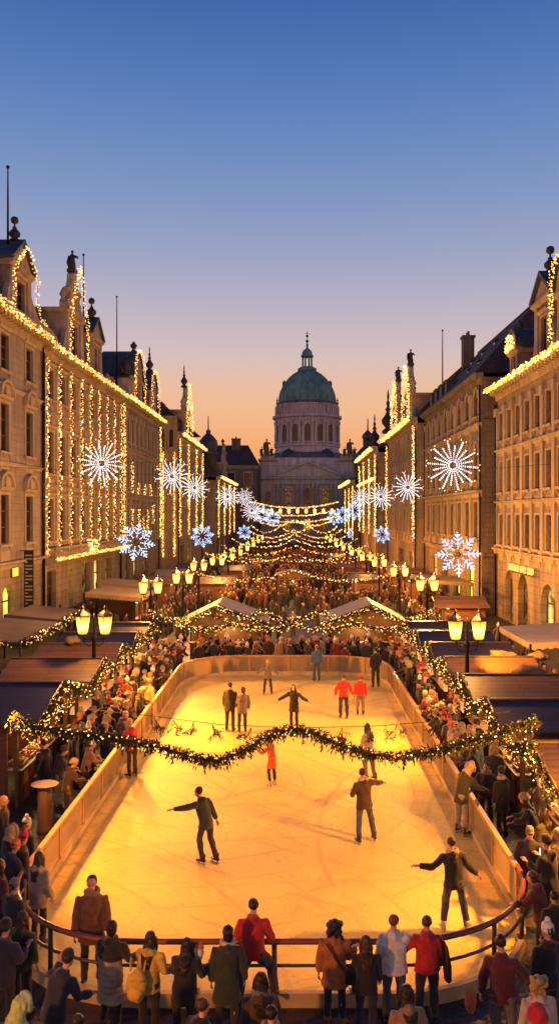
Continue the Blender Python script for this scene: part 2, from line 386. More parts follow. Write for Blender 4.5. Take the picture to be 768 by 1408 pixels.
def dormer(root,T,uc,w,z,h,ped='tri',fin='ball',fs=.8,m='warm_plaster',n0=.05,depth=3.5,ww=.5,wz=.5,wh=.6,rm='slate'):
    d=MB(); hw=w/2
    op=[(uc-w*ww/2,uc+w*ww/2,z+wz,z+wz+h*wh,'flat')]
    Td=lambda u,n,zz:T(u,n+n0,zz)
    panel(d,Td,uc+hw,z,z+h,op,.3,0,uc-hw)
    d.boxT(Td,uc-hw,uc-hw+.02,-depth,0,z,z+h); d.boxT(Td,uc+hw-.02,uc+hw,-depth,0,z,z+h)
    for s in (-1,1):
        a=uc+s*(hw-w*.1); d.boxT(Td,a-w*.09,a+w*.09,-.05,.14,z,z+h-.3,1)
        # volute buttress each side
        e=uc+s*hw; d.slab(Td,[(e,z),(e+s*w*.34,z),(e+s*w*.34,z+h*.12),(e+s*w*.16,z+h*.2),(e+s*w*.08,z+h*.45),(e,z+h*.6)],-.35,.05,1)
    d.profile(Td,uc-hw-.25,uc+hw+.25,[(-depth,z+h-.25),(.1,z+h-.25),(.35,z+h-.05),(.35,z+h+.1),(-depth,z+h+.1)],1)
    o=d.build('dormer',[m,'trim'],root)
    window(o,Td,uc,z+wz,w*ww,h*wh,'flat' if w>2 else 'none',key='d'+str(id(root)),bars=(1,2))
    zt=z+h+.1; b=hw+.3
    p=MB()
    if ped=='tri':
        H=b*.75
        p.slab(Td,[(uc-b,zt),(uc+b,zt),(uc,zt+H)],-.2,.12,0)
        for s in (-1,1): p.slab(Td,[(uc+s*b,zt+.004),(uc,zt+H+.004),(uc,zt+H+.3),(uc+s*(b+.12),zt+.2)],-depth,.4,1)
        top=zt+H+.2
    elif ped=='round':
        H=b; pts=[(uc+b*cos(pi*i/12),zt+b*1.05*sin(pi*i/12)) for i in range(13)]
        p.slab(Td,pts,-.2,.12,0); q=[(uc+(b+.22)*cos(pi*i/12),zt+(b+.22)*1.05*sin(pi*i/12)) for i in range(13)]
        for i in range(12): p.slab(Td,[pts[i],pts[i+1],q[i+1],q[i]],-depth,.35,1)
        top=zt+b*1.05+.2
    elif ped=='ornate':
        pr=[(-b,0),(-b,.4),(-b*.8,.8),(-b*.55,1.0),(-b*.5,1.6),(-b*.62,2.0),(-b*.36,2.3),(-b*.22,3.0),(-b*.2,3.5),(0,3.9)]
        pts=[(uc+a,zt+c) for a,c in pr]+[(uc-a,zt+c) for a,c in reversed(pr[:-1])]
        p.slab(Td,pts,-.5,.1,0); p.boxT(Td,uc-b*.62,uc+b*.62,.09,.3,zt+2.0,zt+2.2,0); p.boxT(Td,uc-b*1.02,uc+b*1.02,.09,.35,zt+.0,zt+.25,0)
        for s in (-1,1): p.lathe([(.3,0),(.3,.2),(.14,.35),(.33,.7),(.2,1.0),(.02,1.3)],8,T(uc+s*b*.85,-.2,zt+.5))
        top=zt+3.85
    po=p.build('pediment',['trim',rm],o)
    if fin in('ball','spire','urn'): finial(o,T(uc,n0-.4,top),fs,fin)
    if fin=='statue': statue(o,T(uc,n0-.2,top),fs,'bronze')
    return o,zt,top

def building(name,label,loc):
    return empty(name,loc,label,'building')

def facade(root,T,L,nb,rows,ztop,m='warm_plaster',z0=4.7,marg=1.2,ww=.42,heads=None,pil=True,pitch=None,key='',depth=12.0,trim='trim',ground=None,lit=0.0,gm='base_stone',near=True,far=True,bars=(1,2),pilw=.5):
    """wall mesh with rows of windows; rows = (z_bottom, z_top, head)"""
    w=MB(); bay=(L-2*marg)/nb; ops=[]; wins=[]
    for za,zb,head in rows:
        for i in range(nb):
            uc=marg+bay*(i+.5); hw=bay*ww/2; ar=head.startswith('arch')
            ops.append((uc-hw,uc+hw,za,zb,'arch' if ar else 'flat')); wins.append((uc,za,2*hw,zb-za,head,ar))
    panel(w,T,L,z0,ztop,ops,.32,0)
    gops=[]
    if ground:
        gops=[(a,b,.05,zb,kd) for a,b,zb,kd,*_ in ground]
    panel(w,T,L,0,z0,gops,.5,1)
    # back, sides, top
    if near: w.quad(T(0,0,0),T(0,0,ztop),T(0,-depth,ztop),T(0,-depth,0),0)
    w.quad(T(L,0,0),T(L,0,ztop),T(L,-depth,ztop),T(L,-depth,0),0)
    w.quad(T(0,-depth,0),T(L,-depth,0),T(L,-depth,ztop),T(0,-depth,ztop),0)
    if pil:
        for i in range(nb+1):
            u=marg+bay*i
            w.boxT(T,u-pilw/2,u+pilw/2,-.05,.16,z0+.05,ztop-.9,2)
            w.boxT(T,u-pilw*.65,u+pilw*.65,-.05,.24,z0+.0,z0+.7,2); w.boxT(T,u-pilw*.68,u+pilw*.68,-.05,.26,ztop-1.6,ztop-.95,2)
    for uu in (.12,L-.12):      # rainwater pipes at the house joints
        dp_=MB(); dp_.tube([T(uu,.18,.1),T(uu,.18,ztop*.55),T(uu,.18,ztop-.6)],.075,6)
        for zz in (2.5,6,9.5,13,16.5): dp_.tube([T(uu,.18,zz),T(uu,.18,zz+.12)],.11,6)
        dp_.build('drainpipe','iron',root)
    # panels under the windows
    for uc,za,wd,h,head,ar in wins:
        w.boxT(T,uc-wd*.5,uc+wd*.5,-.04,.06,za-1.25,za-.5,2)
    wall=w.build('wall',[m,gm,trim],root)
    for uc,za,wd,h,head,ar in wins:
        hd={'arch':'plain','archseg':'seg'}.get(head,head)
        window(root,T,uc,za,wd,h,hd,'dim_glass' if R.random()<lit else 'glass',trim,arch=ar,key=key+name_of(root),bars=bars)
    for a,b,zb,kd,*rest in (ground or []):
        pane=rest[0] if rest else 'lit_glass'
        W_=MB(); hw=(b-a)/2; uc=(a+b)/2; n_=-.45
        W_.boxT(T,a,a+.09,n_-.05,n_+.05,.05,zb); W_.boxT(T,b-.09,b,n_-.05,n_+.05,.05,zb); W_.boxT(T,uc-.06,uc+.06,n_-.05,n_+.05,.05,zb)
        W_.boxT(T,a+.09,b-.09,n_-.05,n_+.05,zb*.62,zb*.62+.1); W_.boxT(T,a+.09,b-.09,n_-.05,n_+.05,.05,.6)
        d=W_.build('shop_door','window_wood',root)
        g=MB(); g.quad(T(a,n_-.04,.05),T(b,n_-.04,.05),T(b,n_-.04,zb),T(a,n_-.04,zb)); g.build('pane',pane,d)
    return wall
def name_of(o): return o.name

# ------------------------------------------------------------------ bulbs on wires
def bulbs_along(mb,pts,spacing,r,width,mi=0,rows=1,rng=R,drop=0.0):
    pts=[V(p) for p in pts]
    for a,b in zip(pts[:-1],pts[1:]):
        L=(b-a).length; k=max(1,int(L/spacing)); t=(b-a)/max(L,1e-6)
        for i in range(k):
            for q in range(rows):
                p=a+t*((i+rng.random())/k*L)
                j=V((rng.uniform(-1,1),rng.uniform(-1,1),rng.uniform(-1,1)))*width
                j-=t*j.dot(t)
                hot=rng.random()<.22; mb.octa(p+j+V((0,0,-drop*rng.random())), r*rng.uniform(.55,1.1), 2 if hot else mi)
def fairy(label,pts,group,spacing=.2,r=.06,width=.11,rows=2,mat='bulb',name='light_string'):
    m=MB(); m.tube(pts,.012,4,1,True)
    bulbs_along(m,pts,spacing,r,width,0,rows)
    return m.thing(name,[mat,'wire','bulb_hot'],label,'string lights',pts[0],group)
# ------------------------------------------------------------------ camera
cd = bpy.data.cameras.new('camera'); cam = bpy.data.objects.new('camera', cd); COL.objects.link(cam)
cam.location = (0,0,CAMH); cam.rotation_euler = (pi/2,0,0)
cd.sensor_fit='VERTICAL'; cd.sensor_height=36; cd.lens=36*F/1408; cd.clip_end=4000
cd.shift_x=(384-VPX)/1408; cd.shift_y=(HZ-704)/1408
SC.camera = cam
# ------------------------------------------------------------------ dusk sky
w = bpy.data.worlds.new('World'); SC.world = w; w.use_nodes=True
nt=w.node_tree; L_=nt.links; bg=nt.nodes['Background']
tc=N(nt,'ShaderNodeTexCoord'); sp=N(nt,'ShaderNodeSeparateXYZ'); L_.new(tc.outputs['Generated'],sp.inputs[0])
rp=N(nt,'ShaderNodeValToRGB'); L_.new(sp.outputs['Z'],rp.inputs[0])
def lin(c): return [((x/255)/12.92 if x/255<=.04045 else ((x/255+.055)/1.055)**2.4) for x in c]
# elevation (sine) of the photograph's rows -> colour
SKY=[(720,(236,130,74)),(610,(245,170,114)),(575,(241,182,138)),(535,(234,188,156)),(490,(212,189,188)),(430,(188,178,194)),(360,(158,164,194)),(280,(130,150,194)),(190,(104,136,190)),(100,(82,120,182)),(0,(62,102,170)),(-500,(34,62,120))]
el=[( (HZ-y)/sqrt((HZ-y)**2+F*F), c) for y,c in SKY]
cr=rp.color_ramp
while len(cr.elements)<len(el): cr.elements.new(.5)
for e,(z,c) in zip(cr.elements,el): e.position=max(0,min(1,z)); e.color=c4(lin(c))
# darker below the horizon and slightly cooler away from the sunset
sky=N(nt,'ShaderNodeTexSky'); sky.sky_type='NISHITA'; sky.sun_disc=False; sky.sun_elevation=radians(-1.5); sky.sun_rotation=radians(0)
mr=N(nt,'ShaderNodeMapRange'); mr.inputs['From Min'].default_value=-1; mr.inputs['From Max'].default_value=1; mr.inputs['To Min'].default_value=.95; mr.inputs['To Max'].default_value=1.0
L_.new(sp.outputs['Y'],mr.inputs['Value'])
mx=N(nt,'ShaderNodeMix',data_type='RGBA',blend_type='MULTIPLY'); mx.inputs['Factor'].default_value=1
L_.new(rp.outputs[0],mx.inputs['A']); L_.new(mr.outputs[0],mx.inputs['B'])
sc_=N(nt,'ShaderNodeMix',data_type='RGBA',blend_type='ADD'); sc_.inputs['Factor'].default_value=.02
L_.new(mx.outputs['Result'],sc_.inputs['A']); L_.new(sky.outputs[0],sc_.inputs['B'])
L_.new(sc_.outputs['Result'],bg.inputs['Color']); bg.inputs['Strength'].default_value=1.0
# last of the afterglow, low behind the church
sl=bpy.data.lights.new('sun','SUN'); sl.energy=.06; sl.angle=radians(8); sl.color=(1,.55,.3)
so=bpy.data.objects.new('sun',sl); COL.objects.link(so); so.rotation_euler=(radians(87),0,radians(180))

# ------------------------------------------------------------------ ground
def ground_mat():
    m,nt,b=newmat('wet_cobbles'); L=nt.links; tc=N(nt,'ShaderNodeTexCoord')
    vo=N(nt,'ShaderNodeTexVoronoi',Scale=7.0); L.new(tc.outputs['Object'],vo.inputs['Vector'])
    nz=N(nt,'ShaderNodeTexNoise',Scale=.5,Detail=5.0); L.new(tc.outputs['Object'],nz.inputs['Vector'])
    rp=N(nt,'ShaderNodeValToRGB'); rp.color_ramp.elements[0].color=(.025,.02,.018,1); rp.color_ramp.elements[1].color=(.085,.068,.055,1); L.new(nz.outputs['Fac'],rp.inputs[0])
    mx=N(nt,'ShaderNodeMix',data_type='RGBA',blend_type='MULTIPLY'); mx.inputs['Factor'].default_value=.6
    L.new(rp.outputs[0],mx.inputs['A']); L.new(vo.outputs['Color'],mx.inputs['B']); L.new(mx.outputs['Result'],b.inputs['Base Color'])
    r2=N(nt,'ShaderNodeMapRange'); r2.inputs['To Min'].default_value=.25; r2.inputs['To Max'].default_value=.75; L.new(nz.outputs['Fac'],r2.inputs['Value']); L.new(r2.outputs[0],b.inputs['Roughness'])
    bp=N(nt,'ShaderNodeBump',Strength=.8,Distance=.03); bp.invert=True; L.new(vo.outputs['Distance'],bp.inputs['Height']); L.new(bp.outputs[0],b.inputs['Normal'])
    return m
M['ground']=ground_mat()
g=MB(); g.quad((-1500,-50,0),(1500,-50,0),(1500,3000,0),(-1500,3000,0)); structure(g,'ground','ground')

# ------------------------------------------------------------------ left side of the street
GW='warm bulbs strung on the facades'
def vstrings(T,us,z0,z1,desc,n=.34,rows=2,r=.06,sp=.2):
    for i,u in enumerate(us):
        fairy(f'{ordinal(i+1)} upright bulb string from the near end of {desc}',[T(u,n,z0),T(u,n,(z0+z1)/2),T(u,n,z1)],GW,sp,r,.13,rows)

# near left house
T1=TL(-20,46.8); b1=building('town_house','tan town house with curved window pediments and yellow-lit arches, nearest on the left',(-20,46.8,0))
facade(b1,T1,16.2,3,[(6.2,9.6,'seg'),(12.6,15.9,'seg'),(18.2,20.7,'flat')],22.0,'warm_plaster',4.8,.4,.32,pil=False,
       ground=[(7.6,10.2,3.3,'arch','lit_yellow'),(12.2,14.6,3.35,'arch','lit_yellow'),(2.2,5.0,3.3,'arch','lit_yellow')])
cornice(b1,T1,-.3,16.2,22.4,1.0,1.3); ledge(b1,T1,0,16.2,5.0,.5,.6); ledge(b1,T1,0,16.2,17.2,.25,.3); ledge(b1,T1,0,16.2,11.9,.25,.3)
roof(b1,T1,16.2,22.4,12,5.5,.3)
d1,zt,top=dormer(b1,T1,11.0,4.2,22.4,3.6,'tri','ball',.62,'warm_plaster',.1,4.0,.4,.5,2.2/3.6)
flagpole(b1,T1(10.2,-.5,27.0),6.0)
for u in (15.6,): finial(b1,T1(u,.2,22.4),.75,'urn','trim')
q=MB(); q.slab(T1,[(12.5,22.4),(16.2,22.4),(16.2,23.0),(14.5,23.3),(13.2,24.2),(12.5,25.0)],-.4,.3); q.build('parapet','trim',b1)
fairy('row of warm bulbs under the roof edge of the tan house with the yellow arcade',[T1(0,1.1,21.9),T1(16.2,1.1,21.9)],GW,.16,.06,.24,3)
fairy('row of warm bulbs on the upper cornice of the tan house with the yellow arcade',[T1(0,.75,22.6),T1(8.4,.6,22.6),T1(8.7,.55,25.4),T1(8.9,.7,25.9),T1(11.0,.7,27.7),T1(13.2,.7,25.9),T1(13.3,.6,24.9),T1(13.8,.5,24.0),T1(14.6,.5,23.3),T1(16.1,.5,23.0)],GW,.16,.06,.14,2)
# dark banner with marks
q=MB(); q.boxT(T1,11.2,11.25,.3,1.0,1.4,5.6,0)
for i in range(15): q.boxT(T1,11.19,11.197,.38,.92 if i%3 else .6,1.7+i*.25,1.8+i*.25,1)
q.tube([T1(11.22,0,5.6),T1(11.22,1.05,5.62)],.03,6,0)
M['banner']=mat('banner_cloth',(.02,.017,.015),.9); M['banner_mark']=mat('pale_print',(.35,.30,.22),.9)
q.thing('banner',['banner','banner_mark'],'narrow black vertical banner with pale marks hanging beside the yellow-lit arches','banner',T1(11.2,0,1.4))
q=MB(); q.boxT(T1,9.3,10.6,.02,.12,3.75,4.5,0); q.boxT(T1,9.4,10.5,.12,.14,3.83,4.42,1); q.thing('shop_sign',['wood','lit_yellow'],'small square glowing sign above the yellow-lit arches','sign',T1(9.3,0,3.75))

# bulb-covered house
T2=TL(-20,63); b2=building('corner_palace','palace front outlined with upright strings of warm bulbs between its windows',(-20,63,0))
facade(b2,T2,28,8,[(6.1,9.5,'flat'),(11.6,15.0,'seg'),(17.7,20.1,'flat')],21.6,'ochre_plaster',4.6,.5,.5,pil=True,
       ground=[(1.4,3.9,3.6,'flat','glass'),(7.6,9.0,3.4,'arch','lit_yellow'),(12,15,3.6,'flat','dim_glass'),(16.5,19.5,3.6,'flat','lit_glass'),(21,24,3.6,'flat','dim_glass')],pilw=.6)
cornice(b2,T2,0,28,22.0,1.0,1.1); ledge(b2,T2,0,28,10.7,.35,.4); ledge(b2,T2,0,28,16.6,.3,.35)
bal=MB(); bal.profile(T2,.2,27.8,[(0,4.1),(.6,4.15),(1.1,4.5),(1.1,4.75),(0,4.75)])
for i in range(56): 
    u=.4+27.2*i/55; bal.lathe([(.06,0),(.1,.25),(.05,.5),(.06,.7)],6,T2(u,.95,4.75))
bal.boxT(T2,.2,27.8,.82,1.08,5.45,5.6); bal.build('balcony','trim',b2)
roof(b2,T2,28,22,12,6.0,.3)
fairy('long double row of warm bulbs along the cornice above the bulb-striped palace front',[T2(0,1.08,21.7),T2(28,1.08,21.7)],GW,.16,.06,.2,3)
fairy('long row of warm bulbs along the balcony floor of the bulb-striped palace front',[T2(0,1.16,4.65),T2(28,1.16,4.65)],GW,.16,.055,.14,3)
vstrings(T2,[.5+27/8*i for i in range(9)],4.9,20.8,'the bulb-striped palace front',.36,1,.075,.13)
for i in range(3):
    u=10.6+i*1.0; fairy(f'{ordinal(i+1)} short bulb string on the balcony rail of the bulb-striped palace front',[T2(u,1.2,4.8),T2(u,1.2,5.9)],GW,.16,.08,.25,4)
o,zt,top=dormer(b2,T2,9.0,5.2,22.0,4.2,'ornate','statue',2.1,'ochre_plaster',.1,4,.36,.4,.7)
fairy('warm bulbs climbing the curved gable that carries the statue',[T2(6.2,.65,22.4),T2(6.4,.65,26.2),T2(6.7,.65,26.8),T2(7.6,.65,28),T2(8.4,.65,29.6),T2(9.0,.65,30.6),T2(9.6,.65,29.6),T2(10.4,.65,28),T2(11.3,.65,26.8),T2(11.6,.65,26.2),T2(11.8,.65,22.6)],GW,.16,.065,.17,2)
o,zt,top=dormer(b2,T2,17.5,4.2,22.0,4.0,'tri','ball',.72,'ochre_plaster',-.1,4,.3,.6,.6)
flagpole(b2,T2(16.3,-1.0,22.8),11.2)
for u in (2.5,13.6,21.5,23.6): finial(b2,T2(u,.1,22.0),.95,'urn','trim')
for pl in ([(.1,22),(3.8,22),(3.8,22.9),(2.4,22.9),(2.4,23.3),(.1,23.3)],[(20.5,22),(27.8,22),(27.8,22.7),(20.5,22.7)]):
    q=MB(); q.slab(T2,pl,-.3,.2); q.build('parapet','trim',b2)
chimney(b2,(-25,68,25.5),1.0,1.6,3)

# third house: close columns, two round bulb-edged gables
T3=TL(-20,91); b3=building('columned_house','grey house with close-set columns and two round bulb-edged gables',(-20,91,0))
facade(b3,T3,25.5,9,[(6.0,9.5,'arch'),(11.6,15.2,'arch'),(17.0,20.0,'arch')],21.4,'grey_stone',4.7,.6,.5,pil=True,ground=[(3,6,3.6,'flat','dim_glass'),(8,11,3.6,'flat','lit_glass'),(14,18,3.6,'flat','dim_glass')],pilw=.7)
cornice(b3,T3,0,25.5,22.0,1.1,1.0); ledge(b3,T3,0,25.5,10.6,.5,.5); ledge(b3,T3,0,25.5,16.2,.5,.5)
roof(b3,T3,25.5,22,12,7.0,.3); 
fairy('row of warm bulbs along the cornice of the grey columned house',[T3(0,1.2,21.8),T3(25.5,1.2,21.8)],GW,.16,.08,.2,3)
vstrings(T3,[.4,25.1],5,21,'the grey columned house',.5,3,.075,.2)
for i,(u,z0_,z1_) in enumerate([(5,10.8,14.6),(9,10.8,12.2),(13,10.8,12.2),(17,10.8,12.4),(5,6,9),(9,6.5,9),(15,6,9),(19,7,9.6),(12,5.6,8)]):
    fairy(f'{ordinal(i+1)} of the short warm bulb strings between the columns of the grey house',[T3(u,.5,z0_),T3(u,.5,z1_)],GW,.17,.07,.16,2)
for j,(u,wd) in enumerate(((9.5,5.6),(20.5,4.6))):
    o,zt,top=dormer(b3,T3,u,wd,22.0,3.2,'round','spire' if j else 'urn',1.0,'grey_stone',.1,4,.3,.5,.65)
    b=wd/2+.3
    fairy(f'bulb outline of the {"nearer" if j==0 else "farther"} round gable on the grey columned house',[T3(u-b,.6,22.3),T3(u-b,.6,25.2)]+[T3(u-b*cos(pi*i/10),.6,25.4+b*1.1*sin(pi*i/10)) for i in range(11)]+[T3(u+b,.6,25.2),T3(u+b,.6,22.3)],GW,.16,.065,.17,2)
statue(b3,T3(4.4,-.2,24.5),3.2); q=MB(); q.boxT(T3,3.6,5.2,-1,.3,22,24.5); q.build('pedestal','trim',b3)
flagpole(b3,T3(5.4,-1.5,22.8),11.7); finial(b3,T3(15.6,-.6,22.5),1.8,'spire')

# fourth house on the left, its plain end wall towards us
T4=TL(-17.3,117.5); b4=building('gabled_house','yellowish house showing a plain end wall and a spired gable, left of the church',(-17.3,117.5,0))
facade(b4,T4,30,9,[(6,9.2,'flat'),(11.5,14.6,'flat'),(16,18.6,'flat')],20.0,'ochre_plaster',4.6,.6,.42,near=False,ground=[(3,7,3.6,'flat','dim_glass'),(12,16,3.6,'flat','lit_glass')])
E4=TF(-29,117.5); q=MB(); panel(q,E4,11.7,0,22.6,[(8.0+i*1.25,8.6+i*1.25,18.2,20.8,'flat') for i in range(3)],.3); q.quad(E4(0,-.32,0),E4(11.7,-.32,0),E4(11.7,-.32,22.6),E4(0,-.32,22.6))
q.profile(E4,-.2,11.6,[(-.3,22.2),(.1,22.2),(.45,22.6),(.45,22.8),(-.3,22.8)]); q.profile(E4,0,11.6,[(0,12.9),(.15,12.9),(.15,13.2),(0,13.2)])
q.build('end_wall','ochre_plaster',b4)
for i in range(3): window(b4,E4,8.3+i*1.25,18.2,.6,2.6,'plain',key='e4')
cornice(b4,T4,-.2,30,20.5,.9,.9); roof(b4,TL(-17.8,117.6),30,22.6,11.4,5.5,.5,(3,3))
o,zt,top=dormer(b4,T4,9.0,5.0,20.5,4.0,'ornate','spire',1.0,'ochre_plaster',.15,4,.3,.5,.65)
fairy('warm bulbs climbing the spired gable left of the church',[T4(6.4,.7,20.9),T4(6.6,.7,25),T4(8,.7,27),T4(9.0,.7,29),T4(10,.7,27),T4(11.4,.7,25),T4(11.6,.7,21)],GW,.18,.08,.2,3)
fairy('bulb row along the cornice of the house with the spired gable',[T4(0,1.0,20.2),T4(30,1.0,20.2)],GW,.16,.1,.22,3)
vstrings(T4,[.3,10,20,29],5,19.5,'the house with the spired gable',.4,3,.085,.22)
vstrings(E4,[9.6,11.3],2,17.5,'the end wall beside the spired gable',.2,3,.085,.25)

T5=TL(-14.8,151); b5=building('domed_house','dark house with a small onion dome, last before the church on the left',(-14.8,151,0))
facade(b5,T5,40,11,[(5.6,8.6,'flat'),(10.3,13.2,'flat')],14.8,'rose_plaster',4.5,.6,.42,near=True,ground=[(4,8,3.4,'flat','lit_glass'),(15,19,3.4,'flat','lit_glass')])
cornice(b5,T5,-.2,40,15.6,.9,.9); roof(b5,T5,40,15.6,12,6.5,.4,(3,3))
q=MB(); q.lathe([(1.6,0),(1.6,4),(1.9,4.1),(1.9,4.5),(1.4,4.6),(1.9,5.6),(1.75,6.6),(1.0,7.5),(.4,8.1),(.5,8.5),(.12,8.9),(.08,11.5)],12,T5(4,-2,16)); q.build('turret','slate',b5)
E5=TF(-26,151)
o,zt,top=dormer(b5,T5,16,5,15.6,3.4,'ornate','urn',.9,'rose_plaster',.15,4,.3,.5,.65)
fairy('bulb row along the cornice of the house with the onion dome',[T5(0,1.0,15.4),T5(40,1.0,15.4)],GW,.17,.11,.22,3)
vstrings(T5,[.3,13,26,39],4,14.8,'the house with the onion dome',.4,3,.1,.24)

def backblock(name,label,x0,x1,Y,zt,m,nb,roofr,rows):
    b=building(name,label,(x0,Y,0)); T=TF(x0,Y); L=x1-x0
    facade(b,T,L,nb,rows,zt,m,3.5,.6,.42,pil=False); cornice(b,T,-.1,L+.1,zt+.3,.6,.7,dent=False)
    roof(b,T,L,zt+.3,14,roofr,.4,(3,3)); return b,T
b6,T6=backblock('roofed_block','low dark tenement with a broad hipped roof standing left of the church portico',-27,-8.9,198,20.2,'dark_stone',4,5.5,[(6,9,'flat'),(11,14,'flat'),(16,18.6,'flat')])
chimney(b6,(-15,204,24.5),2.2,1.4,3.0)

# ------------------------------------------------------------------ right side of the street
U1=TR(16.4,43); r1=building('arcaded_house','tan house with flat pilasters, dark street arches and a glowing sign, nearest on the right',(16.4,43,0))
facade(r1,U1,21.6,9,[(5.9,8.2,'plain'),(10.0,12.4,'plain'),(14.1,16.3,'plain')],17.7,'rose_plaster',5.1,.1,.46,pil=True,
       ground=[(1.5,4.5,3.6,'arch','lit_glass'),(7.2,10.2,3.7,'arch','lit_glass'),(13.2,15.6,3.9,'arch','dim_glass'),(17.0,19.2,3.9,'arch','dim_glass')],pilw=.55)
cornice(r1,U1,0,21.7,18.4,.9,1.0); ledge(r1,U1,0,21.6,5.6,.5,.5); ledge(r1,U1,0,21.6,9.3,.3,.35); ledge(r1,U1,0,21.6,13.4,.3,.35)
q=MB(); q.quad((16.4,64.6,0),(28,64.6,0),(28,64.6,18.4),(16.4,64.6,18.4)); 
roof(r1,U1,21.6,18.4,12,6.0,.2)
fairy('thick row of warm bulbs along the cornice of the house with the glowing sign',[U1(0,1.0,18.15),U1(21.6,1.0,18.15)],GW,.14,.065,.18,4)
o,zt,top=dormer(r1,U1,10.4,3.6,18.4,4.2,'tri','ball',.62,'rose_plaster',-.3,4,.36,.6,.6)
flagpole(r1,U1(9.0,-1.0,23.4),4.2)
o,zt,top=dormer(r1,U1,17.5,2.0,18.4,2.2,'round','urn',.6,'rose_plaster',-.3,3,.4,.4,.65)
fairy('cluster of warm bulbs filling the small round gable on the house with the glowing sign',[U1(16.6,.15,20.7),U1(16.9,.15,21.5),U1(17.5,.15,21.8),U1(18.1,.15,21.5),U1(18.4,.15,20.7),U1(17.0,.15,20.9),U1(17.9,.15,20.9),U1(17.5,.15,21.5)],GW,.1,.07,.12,3)
o,zt,top=dormer(r1,U1,5.4,3.4,18.4,3.6,'round','urn',.7,'rose_plaster',-.2,4,.36,.5,.6)
fairy('bulb outline of the big round gable at the picture edge above the glowing sign',[U1(7.2,.3,18.8),U1(7.2,.3,21.9)]+[U1(5.4+2*cos(pi*i/8),.3,22.1+2.1*sin(pi*i/8)) for i in range(9)],GW,.14,.06,.16,3)
# glowing sign
def text_mesh(txt,size,ext=.02):
    cu=bpy.data.curves.new('t','FONT'); cu.body=txt; cu.size=size; cu.extrude=ext; cu.resolution_u=2
    o=bpy.data.objects.new('t',cu); COL.objects.link(o); bpy.context.view_layer.update()
    me=bpy.data.meshes.new_from_object(o.evaluated_get(bpy.context.evaluated_depsgraph_get()))
    vs=[tuple(v.co) for v in me.vertices]; fs=[tuple(p.vertices) for p in me.polygons]
    bpy.data.objects.remove(o); bpy.data.curves.remove(cu); bpy.data.meshes.remove(me); return vs,fs
sg=MB(); vs,fs=text_mesh('annn re ao',1.25,.06); wx=max(v[0] for v in vs)
M['sign_letters']=emis('sign_letters',(1.0,.50,.10),1.7)
# read from the street: letters run with decreasing depth
sroot=empty('shop_sign',U1(12.6,.3,4.5),'row of glowing gold letters mounted above the dark arches','sign')
sg.add([U1(16.9-v[0]/wx*6.2,.36+v[2],4.1+v[1]*.85) for v in vs],fs,0); sg.boxT(U1,10.6,17.0,.27,.3,3.98,4.06,1); sg.build('lettering',['sign_letters','iron'],sroot)

U2=TR(15.5,66); r2=building('steep_roofed_house','brown house with a steep tiled roof and a bare end wall, on the right',(15.5,66,0))
facade(r2,U2,28.5,8,[(6.3,9.3,'plain'),(11.2,14.4,'arch'),(16.6,19.0,'arch')],19.6,'grey_stone',4.9,.5,.44,pil=True,ground=[(3,6.5,3.6,'flat','lit_yellow'),(9,12,3.6,'flat','lit_yellow'),(15,18,3.4,'arch','dim_glass'),(21,25,3.6,'flat','lit_glass')])
E2=TF(15.5,66); q=MB(); q.quad(E2(0,.004,0),E2(12,.004,0),E2(12,.004,19.6),E2(0,.004,19.6)); q.profile(E2,-.1,12,[(0,18.9),(.3,19.2),(.3,19.6),(0,19.6)]); q.profile(E2,0,12,[(0,15.8),(.18,15.9),(.18,16.1),(0,16.1)]); q.profile(E2,0,12,[(0,4.6),(.3,4.8),(.3,5.0),(0,5.0)])
q.build('end_wall','dark_stone',r2)
cornice(r2,U2,-.2,28.5,20.0,.7,.8,'dark_trim'); ledge(r2,U2,0,28.5,5.1,.5,.5); ledge(r2,U2,0,28.5,10.3,.6,.6); ledge(r2,U2,0,28.5,15.9,.35,.4)
for u_,n_,z_ in ((8,-1.6,21.5),(12.5,-1.6,21.5),(10,-3.6,23.8),(15,-3.6,23.8),(20,-3.6,23.8),(24.5,-2.6,22.6)):
    q=MB(); q.boxT(U2,u_-.45,u_+.45,n_-1.0,n_+.1,z_,z_+.95); q.profile(U2,u_-.6,u_+.6,[(n_-1.3,z_+.953),(n_+.25,z_+.953),(n_+.25,z_+1.05),(n_-1.3,z_+1.3)]); q.boxT(U2,u_-.3,u_+.3,n_+.103,n_+.12,z_+.25,z_+.85,1); q.build('roof_window',['slate','glass'],r2)
roof(r2,U2,28.5,20,12,7.2,.6,(5,1)); chimney(r2,(19.3,89,24.5),1.2,1.2,3.4)
for i in range(4):
    q=MB(); u=17+i*3; q.boxT(U2,u-.6,u+.6,-2.2,-.2,20.2,22.0); q.boxT(U2,u-.75,u+.75,-2.4,-.05,22.0,22.2); q.build('roof_window','slate',r2)

